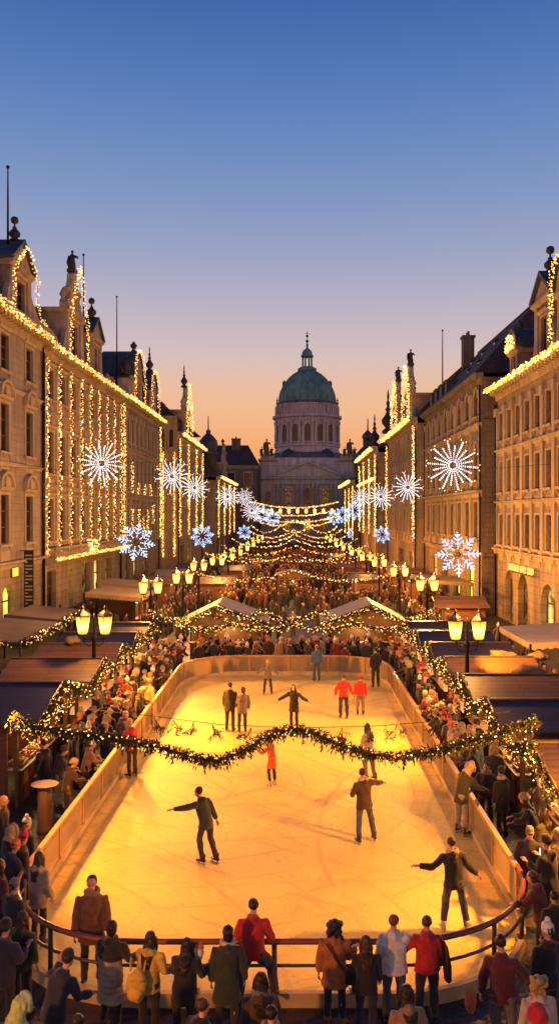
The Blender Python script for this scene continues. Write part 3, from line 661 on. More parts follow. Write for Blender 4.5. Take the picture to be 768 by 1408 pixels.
U3=TR(14.7,96); r3=building('twin_gable_house','yellow house with two bulb-edged gables topped by statues, on the right',(14.7,96,0))
facade(r3,U3,29,9,[(6,9,'plain'),(11,14,'plain'),(15.8,18.2,'plain')],19.3,'ochre_plaster',4.7,.5,.42,near=True,ground=[(3,7,3.6,'flat','lit_glass'),(12,17,3.6,'flat','dim_glass')])
cornice(r3,U3,-.2,29,20.0,1.0,.9); roof(r3,U3,29,20,12,6.5,.3)
fairy('thick row of warm bulbs along the cornice below the two statue gables',[U3(0,1.1,19.8),U3(29,1.1,19.8)],GW,.15,.1,.24,4)
for j,u in enumerate((6.0,18.0)):
    o,zt,top=dormer(r3,U3,u,4.4,20.0,3.4,'ornate','statue',2.2,'ochre_plaster',.1,4,.34,.5,.6)
    fairy(f'bulbs climbing the {"nearer" if j==0 else "farther"} of the two statue gables on the yellow house',[U3(u-2.4,.6,20.3),U3(u-2.3,.6,24),U3(u-1.2,.6,25.6),U3(u,.6,27.3),U3(u+1.2,.6,25.6),U3(u+2.3,.6,24),U3(u+2.4,.6,20.3)],GW,.16,.08,.2,3)
vstrings(U3,[.4,28.6],5,19,'the yellow house with two statue gables',.4,3,.085,.22)
flagpole(r3,U3(5,-4,23.6),7.9)

U4=TR(13.2,127); r4=building('ledged_house','narrow-fronted house with bulb-lit ledges, right of the church',(13.2,127,0))
facade(r4,U4,32,9,[(6,8.8,'plain'),(10.6,13.4,'plain'),(14.6,17.0,'plain')],18.2,'rose_plaster',4.6,.5,.42)
cornice(r4,U4,-.2,32,19.0,1.0,.9); roof(r4,U4,32,19,12,5,.3,(3,3))
fairy('row of warm bulbs along the upper ledge of the house right of the church',[U4(0,1.1,18.8),U4(32,1.1,18.8)],GW,.16,.11,.24,3)
fairy('row of warm bulbs along the lower ledge of the house right of the church',[U4(0,.7,14),U4(32,.7,14)],GW,.2,.11,.2,2)
vstrings(U4,[.4,11,22,31.5],5,18,'the house right of the church',.4,3,.1,.25)
finial(r4,U4(3,-2,21.5),2.0,'spire'); finial(r4,U4(15,-1,20.5),1.6,'spire')
U5=TR(12,160); r5=building('turreted_house','small house with a domed turret beside the church, right side of the street',(12,160,0))
facade(r5,U5,36,10,[(5.6,8.4,'plain'),(10.2,13,'plain')],14.4,'dark_stone',4.5,.5,.42)
cornice(r5,U5,-.2,36,15.2,.9,.9); roof(r5,U5,36,15.2,12,6,.3,(4,4))
q=MB(); q.lathe([(2.9,0),(2.9,5.5),(3.3,5.7),(3.3,6.1),(2.4,7.3),(1.6,8.2),(1.2,8.6),(1.0,8.7),(1.0,10.4),(1.25,10.5),(1.1,11.2),(.5,11.8),(.15,12.2),(.1,14.5),(.02,14.6)],12,U5(4,-3,13.5)); q.build('turret','slate',r5)
fairy('row of warm bulbs along the cornice under the domed turret',[U5(0,1.1,15),U5(36,1.1,15)],GW,.17,.12,.24,3)
vstrings(U5,[.4,12,24],4,14,'the turreted house',.4,3,.11,.26)
b7,T7=backblock('roofed_block','low dark block with a hipped roof standing right of the church portico',16.8,34,196,20.2,'dark_stone',4,5,[(6,9,'flat'),(11,14,'flat'),(16,18.6,'flat')])

# ------------------------------------------------------------------ the domed church
ch=building('domed_church','grey domed church with a green copper cupola closing the end of the street',(3.3,210,0))
TC=TF(-9.4,210)          # portico plane; u = x + 9.4
CX,CY=3.5,226
wl=MB(); Lc=25.6; ops=[]; cw=[]
xs=[(397-357)*.192,(422.5-357)*.192,(448-357)*.192]
for x in xs: ops.append((x-.85,x+.85,10.2,15.4,'arch')); cw.append((x,10.2,1.7,5.2))
for x in xs: ops.append((x-.9,x+.9,3.2,7.2,'flat')); cw.append((x,3.2,1.8,4.0))
for x in (2.4,Lc-2.4): ops.append((x-.7,x+.7,11.0,14.4,'arch')); cw.append((x,11.0,1.4,3.4))
panel(wl,TC,Lc,0,18.2,ops,.4); wl.quad(TC(0,0,0),TC(0,0,18.2),TC(0,-26,18.2),TC(0,-26,0)); wl.quad(TC(Lc,0,0),TC(Lc,0,18.2),TC(Lc,-26,18.2),TC(Lc,-26,0)); wl.quad(TC(0,0,18.2),TC(Lc,0,18.2),TC(Lc,-26,18.2),TC(0,-26,18.2))
for a,b in ((0,4.4),(Lc-4.4,Lc)): wl.boxT(TC,a,b,-6,-.1,18.2,22.6); wl.boxT(TC,a+.4,b-.4,-5.6,-.4,22.6,24.2)
wl.boxT(TC,4.4,Lc-4.4,-8,-1.2,18.2,23.4)
wl.build('wall','church_stone',ch)
for i,(x,z,wd,h) in enumerate(cw): window(ch,TC,x,z,wd,h,'plain','dim_glass' if i in (0,2,7) else 'glass','church_stone',.4,arch=(i<3 or i>5),key='ch',bars=(2,4))
for i,x in enumerate((4.9,6.2,9.9,11.1,14.1,15.3,19.0,20.3)):
    q=MB(); q.lathe([(.62,0),(.62,.5),(.5,.7),(.44,9),(.40,15.2),(.6,15.5),(.66,16.2)],12,TC(x,.35,0)); q.build('column','church_stone',ch)
q=MB(); q.profile(TC,3.9,Lc-3.9,[(-.2,16.25),(.85,16.25),(.85,17.3),(1.1,17.5),(1.35,17.9),(1.35,18.25),(-.2,18.25)]); q.build('entablature','church_stone',ch)
q=MB(); mid=Lc/2; hb=8.9
q.slab(TC,[(mid-hb,18.253),(mid+hb,18.253),(mid,22.0)],-.2,.6)
for s in (-1,1): q.slab(TC,[(mid+s*hb,18.256),(mid,22.003),(mid,22.6),(mid+s*(hb+.5),18.7)],-6,1.4)
q.build('pediment','church_stone',ch)
for a_,b_,z_ in ((-.3,4.3,17.3),(Lc-4.3,Lc+.3,17.3),(-.2,4.6,22.2),(Lc-4.6,Lc+.2,22.2)):
    q=MB(); q.profile(TC,a_,b_,[(-.2,z_),(.3,z_+.1),(.8,z_+.5),(.8,z_+.8),(-.2,z_+.8)]); q.build('cornice','church_stone',ch)
# dark lower roofs around the drum
q=MB(); q.lathe([(14.5,20),(13.2,23.6),(12.4,24.6),(10.8,25.2),(9.6,25.5)],8,(CX,CY,0),0,False,pi/8); q.build('roof','church_dark',ch)
for s in (-1,1):
    q=MB(); q.lathe([(2.9,0),(2.6,1.2),(1.7,2.2),(.6,2.9),(.2,3.1)],12,(CX+s*5.2,CY-9.0,23.2),0,True); q.build('side_dome','slate',ch)
q=MB(); q.lathe([(9.9,22),(9.9,25.2),(9.3,25.4),(9.0,27.0),(9.35,27.2),(9.35,27.7),(8.75,27.9),(8.75,35.2)],48,(CX,CY,0),0,False)
q.lathe([(9.0,34.3),(9.2,34.9),(9.8,35.3),(9.8,35.9),(8.9,36.2),(8.7,36.4),(8.7,38.6),(8.9,38.7),(8.9,39.0),(8.0,39.1)],48,(CX,CY,0),0,False)
for k in range(16):
    a=2*pi*(k+.5)/16-pi/2
    for da in (-.055,.055):
        q.lathe([(.5,27.7),(.5,28.1),(.38,28.3),(.34,33.4),(.5,33.7),(.52,34.35)],8,(CX+8.95*cos(a+da),CY+8.95*sin(a+da),0))
for k in range(48):
    a=2*pi*k/48; q.box(CX+8.95*cos(a)-.16,CX+8.95*cos(a)+.16,CY+8.95*sin(a)-.16,CY+8.95*sin(a)+.16,36.5,38.6)
dr=q.build('drum','church_stone',ch)
for k in range(16):
    a=-pi/2+2*pi*k/16
    if sin(a)>.2: continue
    rr=Matrix.Rotation(a+pi/2,3,'Z'); 
    def TD(u,n,z,a=a): 
        return (CX+cos(a)*(8.75+n)-sin(a)*u, CY+sin(a)*(8.75+n)+cos(a)*u, z)
    W=MB(); w2=.85; zb=28.7; zt=33.2; arc=[(w2*cos(pi*i/10),zt-w2+w2*sin(pi*i/10)) for i in range(11)]
    arc2=[(1.35*w2*cos(pi*i/10),zt-w2+1.35*w2*sin(pi*i/10)) for i in range(11)]
    for i in range(10): W.slab(TD,[arc[i],arc[i+1],arc2[i+1],arc2[i]],-.1,.28)
    for s in (-1,1): W.boxT(TD,s*w2 if s>0 else -1.35*w2,1.35*w2 if s>0 else -w2,-.1,.28,zb-.3,zt-w2)
    W.boxT(TD,-1.5*w2,1.5*w2,-.1,.4,zb-.6,zb-.3)
    for i in range(1,3): W.boxT(TD,-w2+2*w2*i/3-.05,-w2+2*w2*i/3+.05,.03,.09,zb-.3,zt-.2,1)
    for i in range(1,5): W.boxT(TD,-w2,w2,.03,.085,zb+i*.8-.04,zb+i*.8+.04,1)
    wo=W.build('window',['church_stone','window_wood'],ch)
    G=MB(); G.slab(TD,[(-w2,zb-.3),(w2,zb-.3)]+arc,.0,.02); G.build('pane','glass',wo)
dm=MB(); prof=[(187,490),(184,455),(176,425),(165,400),(148,370),(125,340),(98,315),(75,300),(52,286)]
dp=[(r/4.8*.2055, 8.2+(708-(450+y/4.8))*.2055) for r,y in prof]
dm.lathe([(8.25,38.9),(8.25,39.6)]+dp,64,(CX,CY,0))
for k in range(24):
    a=2*pi*k/24; dm.tube([(CX+cos(a)*(r+.03),CY+sin(a)*(r+.03),z) for r,z in dp],[.16]*len(dp),5)
do=dm.build('dome','copper',ch)
q=MB(); q.lathe([(8.45,38.5),(8.45,39.75),(8.1,39.9)],64,(CX,CY,0)); q.build('dome_ring','church_dark',ch)
for k in range(8):
    a=-pi/2+2*pi*k/8
    q=MB(); r,z=dp[4]; q.box(-.45,.45,-.6,.5,-.6,.5); q.lathe([(.5,.5),(.3,.8),(.05,1.0)],8,(0,0,0))
    ca,sa=cos(a+pi/2),sin(a+pi/2); q.v=[(CX+cos(a)*(r+.1)+x*ca-y*sa,CY+sin(a)*(r+.1)+x*sa+y*ca,z+zz) for x,y,zz in q.v]
    q.build('lucarne','copper',do)
zl=dp[-1][1]
q=MB(); q.lathe([(2.3,zl-.3),(2.65,zl),(2.65,zl+.7),(2.0,zl+.8),(2.0,zl+1.1)],20,(CX,CY,0))
for k in range(8):
    a=2*pi*(k+.5)/8; q.tube([(CX+1.35*cos(a),CY+1.35*sin(a),zl+1.1),(CX+1.35*cos(a),CY+1.35*sin(a),zl+4.0)],.24,6)
q.lathe([(1.75,zl+4.0),(1.8,zl+4.4),(1.5,zl+4.6),(1.45,zl+5.2),(1.1,zl+5.9),(.5,zl+6.4),(.3,zl+6.6),(.35,zl+7.6),(.14,zl+8.0)],20,(CX,CY,0))
q.build('lantern','copper',ch)
q=MB(); q.tube([(CX,CY,zl+7.9),(CX,CY,zl+10.2)],.09,6); q.ball((CX,CY,zl+8.5),.42,10,8); q.ball((CX,CY,zl+10.0),.38,10,8); q.box(CX-.5,CX+.5,CY-.06,CY+.06,zl+10.7,zl+10.85); q.box(CX-.07,CX+.07,CY-.07,CY+.07,zl+10.2,zl+11.3); q.build('spire','bronze',ch)
for k in range(8):
    a=pi*(k+.5)/4; q=MB(); q.lathe([(.32,0),(.32,.4),(.12,.7),(.28,1.1),(.1,1.6),(.02,2.2)],8,(CX+9.1*cos(a),CY+9.1*sin(a),39.0)); q.build('finial','church_dark',ch)
for s,x in ((-1,-7.4),(1,14.4)):
    statue(ch,(x,209,24.2),4.2,'church_dark','statue')
    for dx,dy in ((-1.3,.6),(1.3,.6)): statue(ch,(x+dx,209.5,23.8),2.4,'church_dark','statue')
# ------------------------------------------------------------------ rink
RX0,RX1,RY0,RY1,RR=-5.40,4.45,13.35,40.5,2.8
def rr_outline(off=0.0,n=14):
    """rounded rectangle, anticlockwise from the start of the near-left corner; list of (x,y,tag)"""
    out=[]; r=RR+off
    for cx,cy,a0,tg in ((RX0+RR,RY0+RR,pi,'near'),(RX1-RR,RY0+RR,1.5*pi,'near'),(RX1-RR,RY1-RR,0,'far'),(RX0+RR,RY1-RR,.5*pi,'far')):
        for i in range(n+1):
            a=a0+.5*pi*i/n; out.append((cx+r*cos(a),cy+r*sin(a),tg))
    return out
def ice_mat():
    m,nt,b=newmat('skated_ice'); L=nt.links; tc=N(nt,'ShaderNodeTexCoord')
    big=N(nt,'ShaderNodeTexNoise',Scale=.35,Detail=5.0,Roughness=.6); L.new(tc.outputs['Object'],big.inputs['Vector'])
    fac=None
    def lines(scale,dist,rotz,lo,hi,seed):
        mp=N(nt,'ShaderNodeMapping'); mp.inputs['Rotation'].default_value=(0,0,rotz); mp.inputs['Location'].default_value=(seed*3.1,seed*1.7,0); L.new(tc.outputs['Object'],mp.inputs[0])
        nz=N(nt,'ShaderNodeTexNoise',Scale=scale,Detail=1.5,Distortion=dist); L.new(mp.outputs[0],nz.inputs['Vector'])
        a=N(nt,'ShaderNodeMath',operation='SUBTRACT'); a.inputs[1].default_value=.5; L.new(nz.outputs['Fac'],a.inputs[0])
        ab=N(nt,'ShaderNodeMath',operation='ABSOLUTE'); L.new(a.outputs[0],ab.inputs[0])
        mr=N(nt,'ShaderNodeMapRange'); mr.inputs['From Min'].default_value=lo; mr.inputs['From Max'].default_value=hi; mr.inputs['To Min'].default_value=0; mr.inputs['To Max'].default_value=1; L.new(ab.outputs[0],mr.inputs['Value']); return mr.outputs[0]
    ls=[lines(.9,1.2,.4,0,.007,1),lines(1.6,.8,1.3,0,.011,2),lines(.55,2.0,2.2,0,.0045,3),lines(2.6,.6,.9,0,.014,4)]
    for cx_,cy_,sc_,lo_,hi_ in ((-9,12,2.1,0,.02),(7,30,1.7,0,.016),(2,-4,1.3,0,.013),(-3,24,2.9,0,.03),(12,20,1.1,0,.012)):
        mp=N(nt,'ShaderNodeMapping'); mp.inputs['Location'].default_value=(-cx_,-cy_,0); L.new(tc.outputs['Object'],mp.inputs[0])
        wv=N(nt,'ShaderNodeTexWave',wave_type='RINGS',rings_direction='Z',Scale=sc_*.1,Distortion=1.4,Detail=2.0); wv.inputs['Detail Scale'].default_value=.25; L.new(mp.outputs[0],wv.inputs['Vector'])
        mr=N(nt,'ShaderNodeMapRange'); mr.inputs['From Min'].default_value=lo_; mr.inputs['From Max'].default_value=hi_; L.new(wv.outputs['Fac'],mr.inputs['Value'])
        mk=N(nt,'ShaderNodeTexNoise',Scale=.7,Detail=3.0); L.new(mp.outputs[0],mk.inputs['Vector'])
        m2=N(nt,'ShaderNodeMapRange'); m2.inputs['From Min'].default_value=.46; m2.inputs['From Max'].default_value=.58; L.new(mk.outputs['Fac'],m2.inputs['Value'])
        mxx=N(nt,'ShaderNodeMath',operation='MAXIMUM'); L.new(mr.outputs[0],mxx.inputs[0]); L.new(m2.outputs[0],mxx.inputs[1]); ls.append(mxx.outputs[0])
    cur=ls[0]
    for x in ls[1:]:
        mm=N(nt,'ShaderNodeMath',operation='MULTIPLY'); L.new(cur,mm.inputs[0]); L.new(x,mm.inputs[1]); cur=mm.outputs[0]
    # fine scraping along the rink
    mp=N(nt,'ShaderNodeMapping'); mp.inputs['Scale'].default_value=(1.2,9,1); L.new(tc.outputs['Object'],mp.inputs[0])
    fn=N(nt,'ShaderNodeTexNoise',Scale=2.0,Detail=7.0,Roughness=.7); L.new(mp.outputs[0],fn.inputs['Vector'])
    rp=N(nt,'ShaderNodeValToRGB'); rp.color_ramp.elements[0].position=.25; rp.color_ramp.elements[0].color=(.68,.53,.13,1); rp.color_ramp.elements[1].position=.7; rp.color_ramp.elements[1].color=(.90,.74,.20,1)  # amber of the lamplight is put into the ice's base colour
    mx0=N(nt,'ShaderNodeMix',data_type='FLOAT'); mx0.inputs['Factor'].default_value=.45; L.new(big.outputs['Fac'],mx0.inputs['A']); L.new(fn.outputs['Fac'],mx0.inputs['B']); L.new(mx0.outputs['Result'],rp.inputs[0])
    dk=N(nt,'ShaderNodeMapRange'); dk.inputs['To Min'].default_value=.80; dk.inputs['To Max'].default_value=1.0; L.new(cur,dk.inputs['Value'])
    mx=N(nt,'ShaderNodeMix',data_type='RGBA',blend_type='MULTIPLY'); mx.inputs['Factor'].default_value=1; L.new(rp.outputs[0],mx.inputs['A']); L.new(dk.outputs[0],mx.inputs['B'])
    L.new(mx.outputs['Result'],b.inputs['Base Color'])
    r2=N(nt,'ShaderNodeMapRange'); r2.inputs['To Min'].default_value=.32; r2.inputs['To Max'].default_value=.7; L.new(fn.outputs['Fac'],r2.inputs['Value']); L.new(r2.outputs[0],b.inputs['Roughness'])
    b.inputs['Specular IOR Level'].default_value=.35
    bp=N(nt,'ShaderNodeBump',Strength=.35,Distance=.01); L.new(cur,bp.inputs['Height'])
    b2=N(nt,'ShaderNodeBump',Strength=.15,Distance=.02); L.new(fn.outputs['Fac'],b2.inputs['Height']); L.new(bp.outputs[0],b2.inputs['Normal']); L.new(b2.outputs[0],b.inputs['Normal'])
    return m
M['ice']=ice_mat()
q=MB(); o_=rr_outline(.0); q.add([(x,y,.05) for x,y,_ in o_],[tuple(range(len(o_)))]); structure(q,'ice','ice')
def sheet_mat():
    m,nt,b=newmat('scuffed_clear_sheet'); L=nt.links
    out=nt.nodes['Material Output']; tr=N(nt,'ShaderNodeBsdfTransparent'); tl=N(nt,'ShaderNodeBsdfTranslucent'); 
    tr.inputs[0].default_value=(.95,.9,.8,1); tl.inputs[0].default_value=(.6,.5,.36,1)
    b.inputs['Base Color'].default_value=(.5,.42,.3,1); b.inputs['Roughness'].default_value=.35
    m1=N(nt,'ShaderNodeMixShader'); m1.inputs[0].default_value=.45; L.new(b.outputs[0],m1.inputs[1]); L.new(tl.outputs[0],m1.inputs[2])
    tc=N(nt,'ShaderNodeTexCoord'); nz=N(nt,'ShaderNodeTexNoise',Scale=1.5,Detail=5.0); L.new(tc.outputs['Object'],nz.inputs[0])
    mr=N(nt,'ShaderNodeMapRange'); mr.inputs['To Min'].default_value=.28; mr.inputs['To Max'].default_value=.62; L.new(nz.outputs['Fac'],mr.inputs['Value'])
    m2=N(nt,'ShaderNodeMixShader'); L.new(mr.outputs[0],m2.inputs[0]); L.new(m1.outputs[0],m2.inputs[1]); L.new(tr.outputs[0],m2.inputs[2]); L.new(m2.outputs[0],out.inputs['Surface'])
    return m
M['sheet']=sheet_mat()
M['kick']=mat('yellow_kickboard',(.62,.50,.27),.55,0,.3,1.2,.2,10,col2=(.36,.27,.13))
M['rail_red']=mat('red_brown_rail',(.20,.065,.04),.35,0,.3,2.0)
M['rail_pale']=mat('pale_rail',(.55,.36,.13),.4,0,.25,2.0,col2=(.42,.17,.06))
M['post']=mat('grey_rail_post',(.10,.085,.07),.4,.5,.3,3.0)
bar=empty('rink_barrier',(0,RY0,0),'rink barrier with an open red-brown rail in front and clear panels along its sides','barrier')
def strip(pts,prof,closed):
    """sweep profile (d outward, z) along plan points"""
    m=MB(); k=len(pts); p=len(prof); vs=[]
    for i in range(k):
        a=pts[i-1] if (closed or i>0) else pts[i]; c=pts[(i+1)%k] if (closed or i<k-1) else pts[i]
        dx,dy=c[0]-a[0],c[1]-a[1]; l=sqrt(dx*dx+dy*dy) or 1; nx,ny=dy/l,-dx/l
        vs+=[(pts[i][0]+nx*d,pts[i][1]+ny*d,z) for d,z in prof]
    fs=[]
    for i in range(k if closed else k-1):
        for j in range(p): fs.append((i*p+j,((i+1)%k)*p+j,((i+1)%k)*p+(j+1)%p,i*p+(j+1)%p))
    if not closed: fs+= [tuple(range(p)),tuple((k-1)*p+j for j in range(p-1,-1,-1))]
    m.add(vs,fs,0,False); return m
ol=rr_outline(.06)
strip(ol,[(-.05,.0),(.05,.0),(.05,.24),(-.05,.24)],True).build('kickboard','kick',bar)
near=[p for p in ol if p[2]=='near']; far=[p for p in ol if p[2]=='far']
def densify(pts,step=1.0):
    out=[]
    for a,b in zip(pts[:-1],pts[1:]):
        l=sqrt((a[0]-b[0])**2+(a[1]-b[1])**2); k=max(1,int(l/step))
        for i in range(k): t=i/k; out.append((a[0]+(b[0]-a[0])*t,a[1]+(b[1]-a[1])*t))
    return out+[pts[-1][:2]]
nearp=densify([(p[0],p[1]) for p in near],.5)
circ=lambda r,z:[(r*cos(2*pi*i/8),z+r*sin(2*pi*i/8)) for i in range(8)]
strip(nearp,circ(.05,1.08),False).build('top_rail','rail_red',bar); strip(nearp,circ(.028,.68),False).build('mid_rail','post',bar)
sx=[near[-1][:2]]+[p[:2] for p in far]+[near[0][:2]]
sidep=densify(sx,.6)
strip(sidep,[(-.055,.98),(.055,.98),(.055,1.06),(-.055,1.06)],False).build('board_rail','rail_pale',bar)
def walk(pts,step,start=0.0):
    res=[]; d=start; acc=0
    for a,b in zip(pts[:-1],pts[1:]):
        l=sqrt((a[0]-b[0])**2+(a[1]-b[1])**2)
        while d<=acc+l+1e-6:
            t=(d-acc)/l if l else 0; res.append((a[0]+(b[0]-a[0])*t,a[1]+(b[1]-a[1])*t)); d+=step
        acc+=l
    return res
for x,y in walk(nearp,1.33,.1):
    q=MB(); q.tube([(x,y,.24),(x,y,1.04)],.045,8); q.box(x-.08,x+.08,y-.08,y+.08,.243,.26); q.build('post','post',bar)
st=walk(sidep,2.0,.0)
for i,(x,y) in enumerate(st):
    q=MB(); q.box(x-.035,x+.035,y-.035,y+.035,.243,.978); q.build('post','rail_pale',bar)
    if i+1<len(st):
        seg=[(x,y)]+[p for p in sidep if 0]+[st[i+1]]
        # follow the curve between the two posts
        mid=[]
        for k in range(1,8):
            best=walk(sidep,2.0/8,0.0); break
        seg=best[i*8:i*8+9]
        strip(seg,[(-.008,.25),(.008,.25),(.008,.97),(-.008,.97)],False).build('panel','sheet',bar)

# ------------------------------------------------------------------ street lamps
LAMPC=(1.0,.40,.045)
def lamp_proto():
    r=empty('street_lamp',(0,0,0))
    p=MB(); p.lathe([(.24,0),(.24,.25),(.17,.35),(.19,.8),(.12,.95),(.10,1.1),(.085,2.4),(.07,3.45),(.11,3.5),(.11,3.58),(.06,3.66),(.05,4.15),(.07,4.2),(.02,4.5)],12); p.build('post','iron',r)
    b=MB()
    for s in (-1,1):
        b.tube([(s*.05,0,3.55),(s*.2,0,3.5),(s*.36,0,3.52),(s*.40,0,3.66)],.026,6)
        b.tube([(s*.40,0,3.6),(s*.34,0,3.36),(s*.16,0,3.26),(s*.06,0,3.34)],.018,6); b.tube([(s*.03,0,4.05),(s*.16,0,3.8),(s*.30,0,3.62)],.018,6)
    b.build('bracket','iron',r)
    for s in (-1,1):
        g=MB(); g.lathe([(.15,3.72),(.185,3.78),(.275,4.36),(.275,4.38)],6,(s*.42,0,0),0,False,pi/6); lo=g.build('lantern','lantern',r)
        c=MB(); c.lathe([(.31,4.383),(.32,4.42),(.22,4.52),(.09,4.60),(.05,4.66),(.07,4.70),(.01,4.82)],6,(s*.42,0,0),0,False,pi/6)
        c.lathe([(.08,3.64),(.16,3.68),(.155,3.717)],6,(s*.42,0,0),0,False,pi/6)
        for k in range(6):
            a=pi/6+2*pi*k/6; c.tube([(s*.42+.187*cos(a),.187*sin(a),3.78),(s*.42+.278*cos(a),.278*sin(a),4.38)],.011,4)
        c.build('frame','iron',lo)
    return r
lampP=lamp_proto()
LAMPS=[(-7.5,17.6,0),(7.3,15.7,0),(-7.55,30.0,450),(6.2,28.7,450),(-8.2,45.4,750),(7.8,47,750),(-7.3,52,600),(7.6,58,600),(-7.7,64,500),(7.3,69,500),(-6.9,71,420),(7.0,78,420),(-6.6,79,420),(6.7,88,420),(-6.4,88,420),(6.5,100,420),(-6.3,99,420),(6.3,114,420),(-6.2,112,420),(6.2,130,420),(-6.2,127,420),(6.2,146,700),(-6.2,143,700),(-7.2,4.5,900),(7.0,3.5,900)]
for i,(x,y,p) in enumerate(LAMPS):
    o=lampP if i==0 else copy_tree(lampP); o.location=(x,y,0)
    sd='left' if x<0 else 'right'; k=i//2+1
    tag(o,f'{ordinal(k)} twin-lantern street lamp from the front in the {sd} row of the street','street lamp','twin-lantern street lamps')
    if p:
        pass
    if i<6:      # hooded lanterns round the rink throw most of their light down onto the ice
        sl=bpy.data.lights.new('lamp_light','SPOT'); sl.energy=(2900,4200,4100,4500,4100,4300)[i]; sl.color=(1,.30,.015); sl.shadow_soft_size=.16; sl.spot_size=radians((112,112,120,120,110,110)[i]); sl.spot_blend=.55
        so_=bpy.data.objects.new('lamp_light',sl); COL.objects.link(so_); so_.parent=o
        tgt=V((-.5,(20.5,20.5,28,28,37,37)[i],0))-V((x,y,4.6)); so_.rotation_euler=tgt.to_track_quat('-Z','Y').to_euler(); so_.location=tgt.normalized()*.75+V((0,0,4.3))
    if p:
        l=bpy.data.lights.new('lamp_light','POINT'); l.energy=p*(2.4 if abs(y-29)<3 else .2 if y<10 else (4.4 if x<0 else 5.6) if y<75 else 1.7); l.color=(1,.41,.085); l.shadow_soft_size=.12
        lo=bpy.data.objects.new('lamp_light',l); COL.objects.link(lo); lo.location=(0,0,5.35); lo.parent=o

# ------------------------------------------------------------------ garlands
def rvec(rng): 
    while True:
        v=V((rng.uniform(-1,1),rng.uniform(-1,1),rng.uniform(-1,1)))
        if .1<v.length<1: return v.normalized()
def garland(label,pts,group=None,rad=.16,dens=260,bul=16,r=.028,hang=.0,name='fir_garland',needle=.17,mat='bulb',drips=0):
    rng=random.Random(hash(label)%9999 if 0 else len(label)*31+int(abs(pts[0][0]*100)))
    m=MB(); pts=[V(p) for p in pts]; m.tube(pts,.03,5,0)
    for a,b in zip(pts[:-1],pts[1:]):
        L=(b-a).length; t=(b-a)/max(L,1e-6)
        for i in range(int(L*dens)):
            p=a+t*(L*rng.random()); d=rvec(rng); d=(d-t*d.dot(t)*.4).normalized(); rr=rad*rng.uniform(.2,1.0)
            if d.z<0 and rng.random()<.35: rr*=1.0+hang
            c=p+d*rr; e=(d+t*rng.uniform(-.8,.8)+V((0,0,-.5))).normalized()*needle*rng.uniform(.6,1.2); s=e.cross(rvec(rng)).normalized()*needle*.16
            m.add([c-s,c+s,c+e],[(0,1,2)],0)
    if drips:      # loose strands hanging from the garland
        for a,b in zip(pts[:-1],pts[1:]):
            for _ in range(int((b-a).length*drips+rng.random())):
                p=a.lerp(b,rng.random())-V((0,0,rad*.5)); h_=rng.uniform(.06,.30)
                m.tube([p,p-V((0,0,h_))],.006,4,0)
                for i in range(int(h_*110)):
                    c=p-V((0,0,h_*rng.random())); d=rvec(rng); e=(d+V((0,0,-.9))).normalized()*needle*.7; sd=e.cross(rvec(rng)).normalized()*needle*.14; m.add([c-sd,c+sd,c+e],[(0,1,2)],0)
    bb=MB(); bb.tube(pts,.008,4,1)
    for a,b in zip(pts[:-1],pts[1:]):
        L=(b-a).length; t=(b-a)/max(L,1e-6)
        for i in range(max(1,int(L*bul+rng.random()))):
            p=a+t*(L*rng.random()); d=rvec(rng); d=(d-t*d.dot(t)).normalized(); rr=rad*rng.uniform(.6,1.1)
            if d.z<0 and rng.random()<.4: rr*=1+hang*.8
            bb.octa(p+d*rr,r*rng.uniform(.7,1.25),2 if rng.random()<.3 else 0)
    loc=pts[0]; root=m.thing(name,'fir',label,'garland',loc,group)
    bb.build('bulb_chain',[mat,'wire','bulb_hot'],root,loc); return root
def swag(a,b,k,sag,n=10):
    """k hanging bows between a and b"""
    a,b=V(a),V(b); out=[]
    for j in range(k):
        for i in range(n):
            t=(j+i/n)/k; u=i/n; out.append(a.lerp(b,t)-V((0,0,sag*4*u*(1-u))))
    return out+[b]
# big one across the rink
Dg=18.0
gp=[at(x,Dg,zat(y,Dg)) for x,y in ((14,986),(60,1002),(130,1012),(205,1024),(262,1040),(296,1046),(330,1034),(368,1012),(405,1003),(440,1012),(475,1028),(530,1040),(590,1034),(650,1018),(700,1003),(738,990))]
sm=[]
for i in range(len(gp)-1):
    p0,p1,p2,p3=gp[max(i-1,0)],gp[i],gp[i+1],gp[min(i+2,len(gp)-1)]
    for k in range(4):
        t=k/4; sm.append(.5*((2*p1)+(p2-p0)*t+(2*p0-5*p1+4*p2-p3)*t*t+(3*p1-p0-3*p2+p3)*t**3))
sm.append(gp[-1])
garland('thick fir garland with warm bulbs swagged right across the ice rink',sm,None,.115,520,24,.019,.9,'fir_garland',.12,drips=2.6)
# the wire above it with bare sprigs
wz=[at(x,Dg+1.2,zat(y,Dg+1.2)) for x,y in ((120,975),(205,984),(300,996),(405,1001),(520,998),(620,990),(700,978))]
q=MB(); q.tube(wz,.009,5)
q.thing('wire','wire','thin wire stretched over the rink just above the big fir garland','wire',wz[0])
rs=random.Random(5)
for i,(x,y) in enumerate(((212,986),(238,990),(266,993),(292,996),(345,1000),(470,1000),(505,999),(545,996),(600,992))):
    c=at(x,Dg+1.2,zat(y,Dg+1.2)); q=MB()
    def twig(p,d,L,dep):
        e=p+d*L; q.tube([p,p.lerp(e,.5)+rvec(rs)*L*.12,e],[.010,.008,.005],5)
        for _ in range(4): q.ball(e+rvec(rs)*.05,.013,5,4)
        if dep:
            for _ in range(2): twig(p+d*L*rs.uniform(.35,.9),(d+rvec(rs)*.9).normalized(),L*.6,dep-1)
    for _ in range(3): twig(c,(V((rs.uniform(-.9,.9),rs.uniform(-.3,.3),-1))).normalized(),.28,2)
    q.thing('hanging_sprig','bronze',f'{ordinal(i+1)} bare sprig from the left, hanging on the thin wire over the rink','decoration',c,'bare sprigs hanging over the rink')
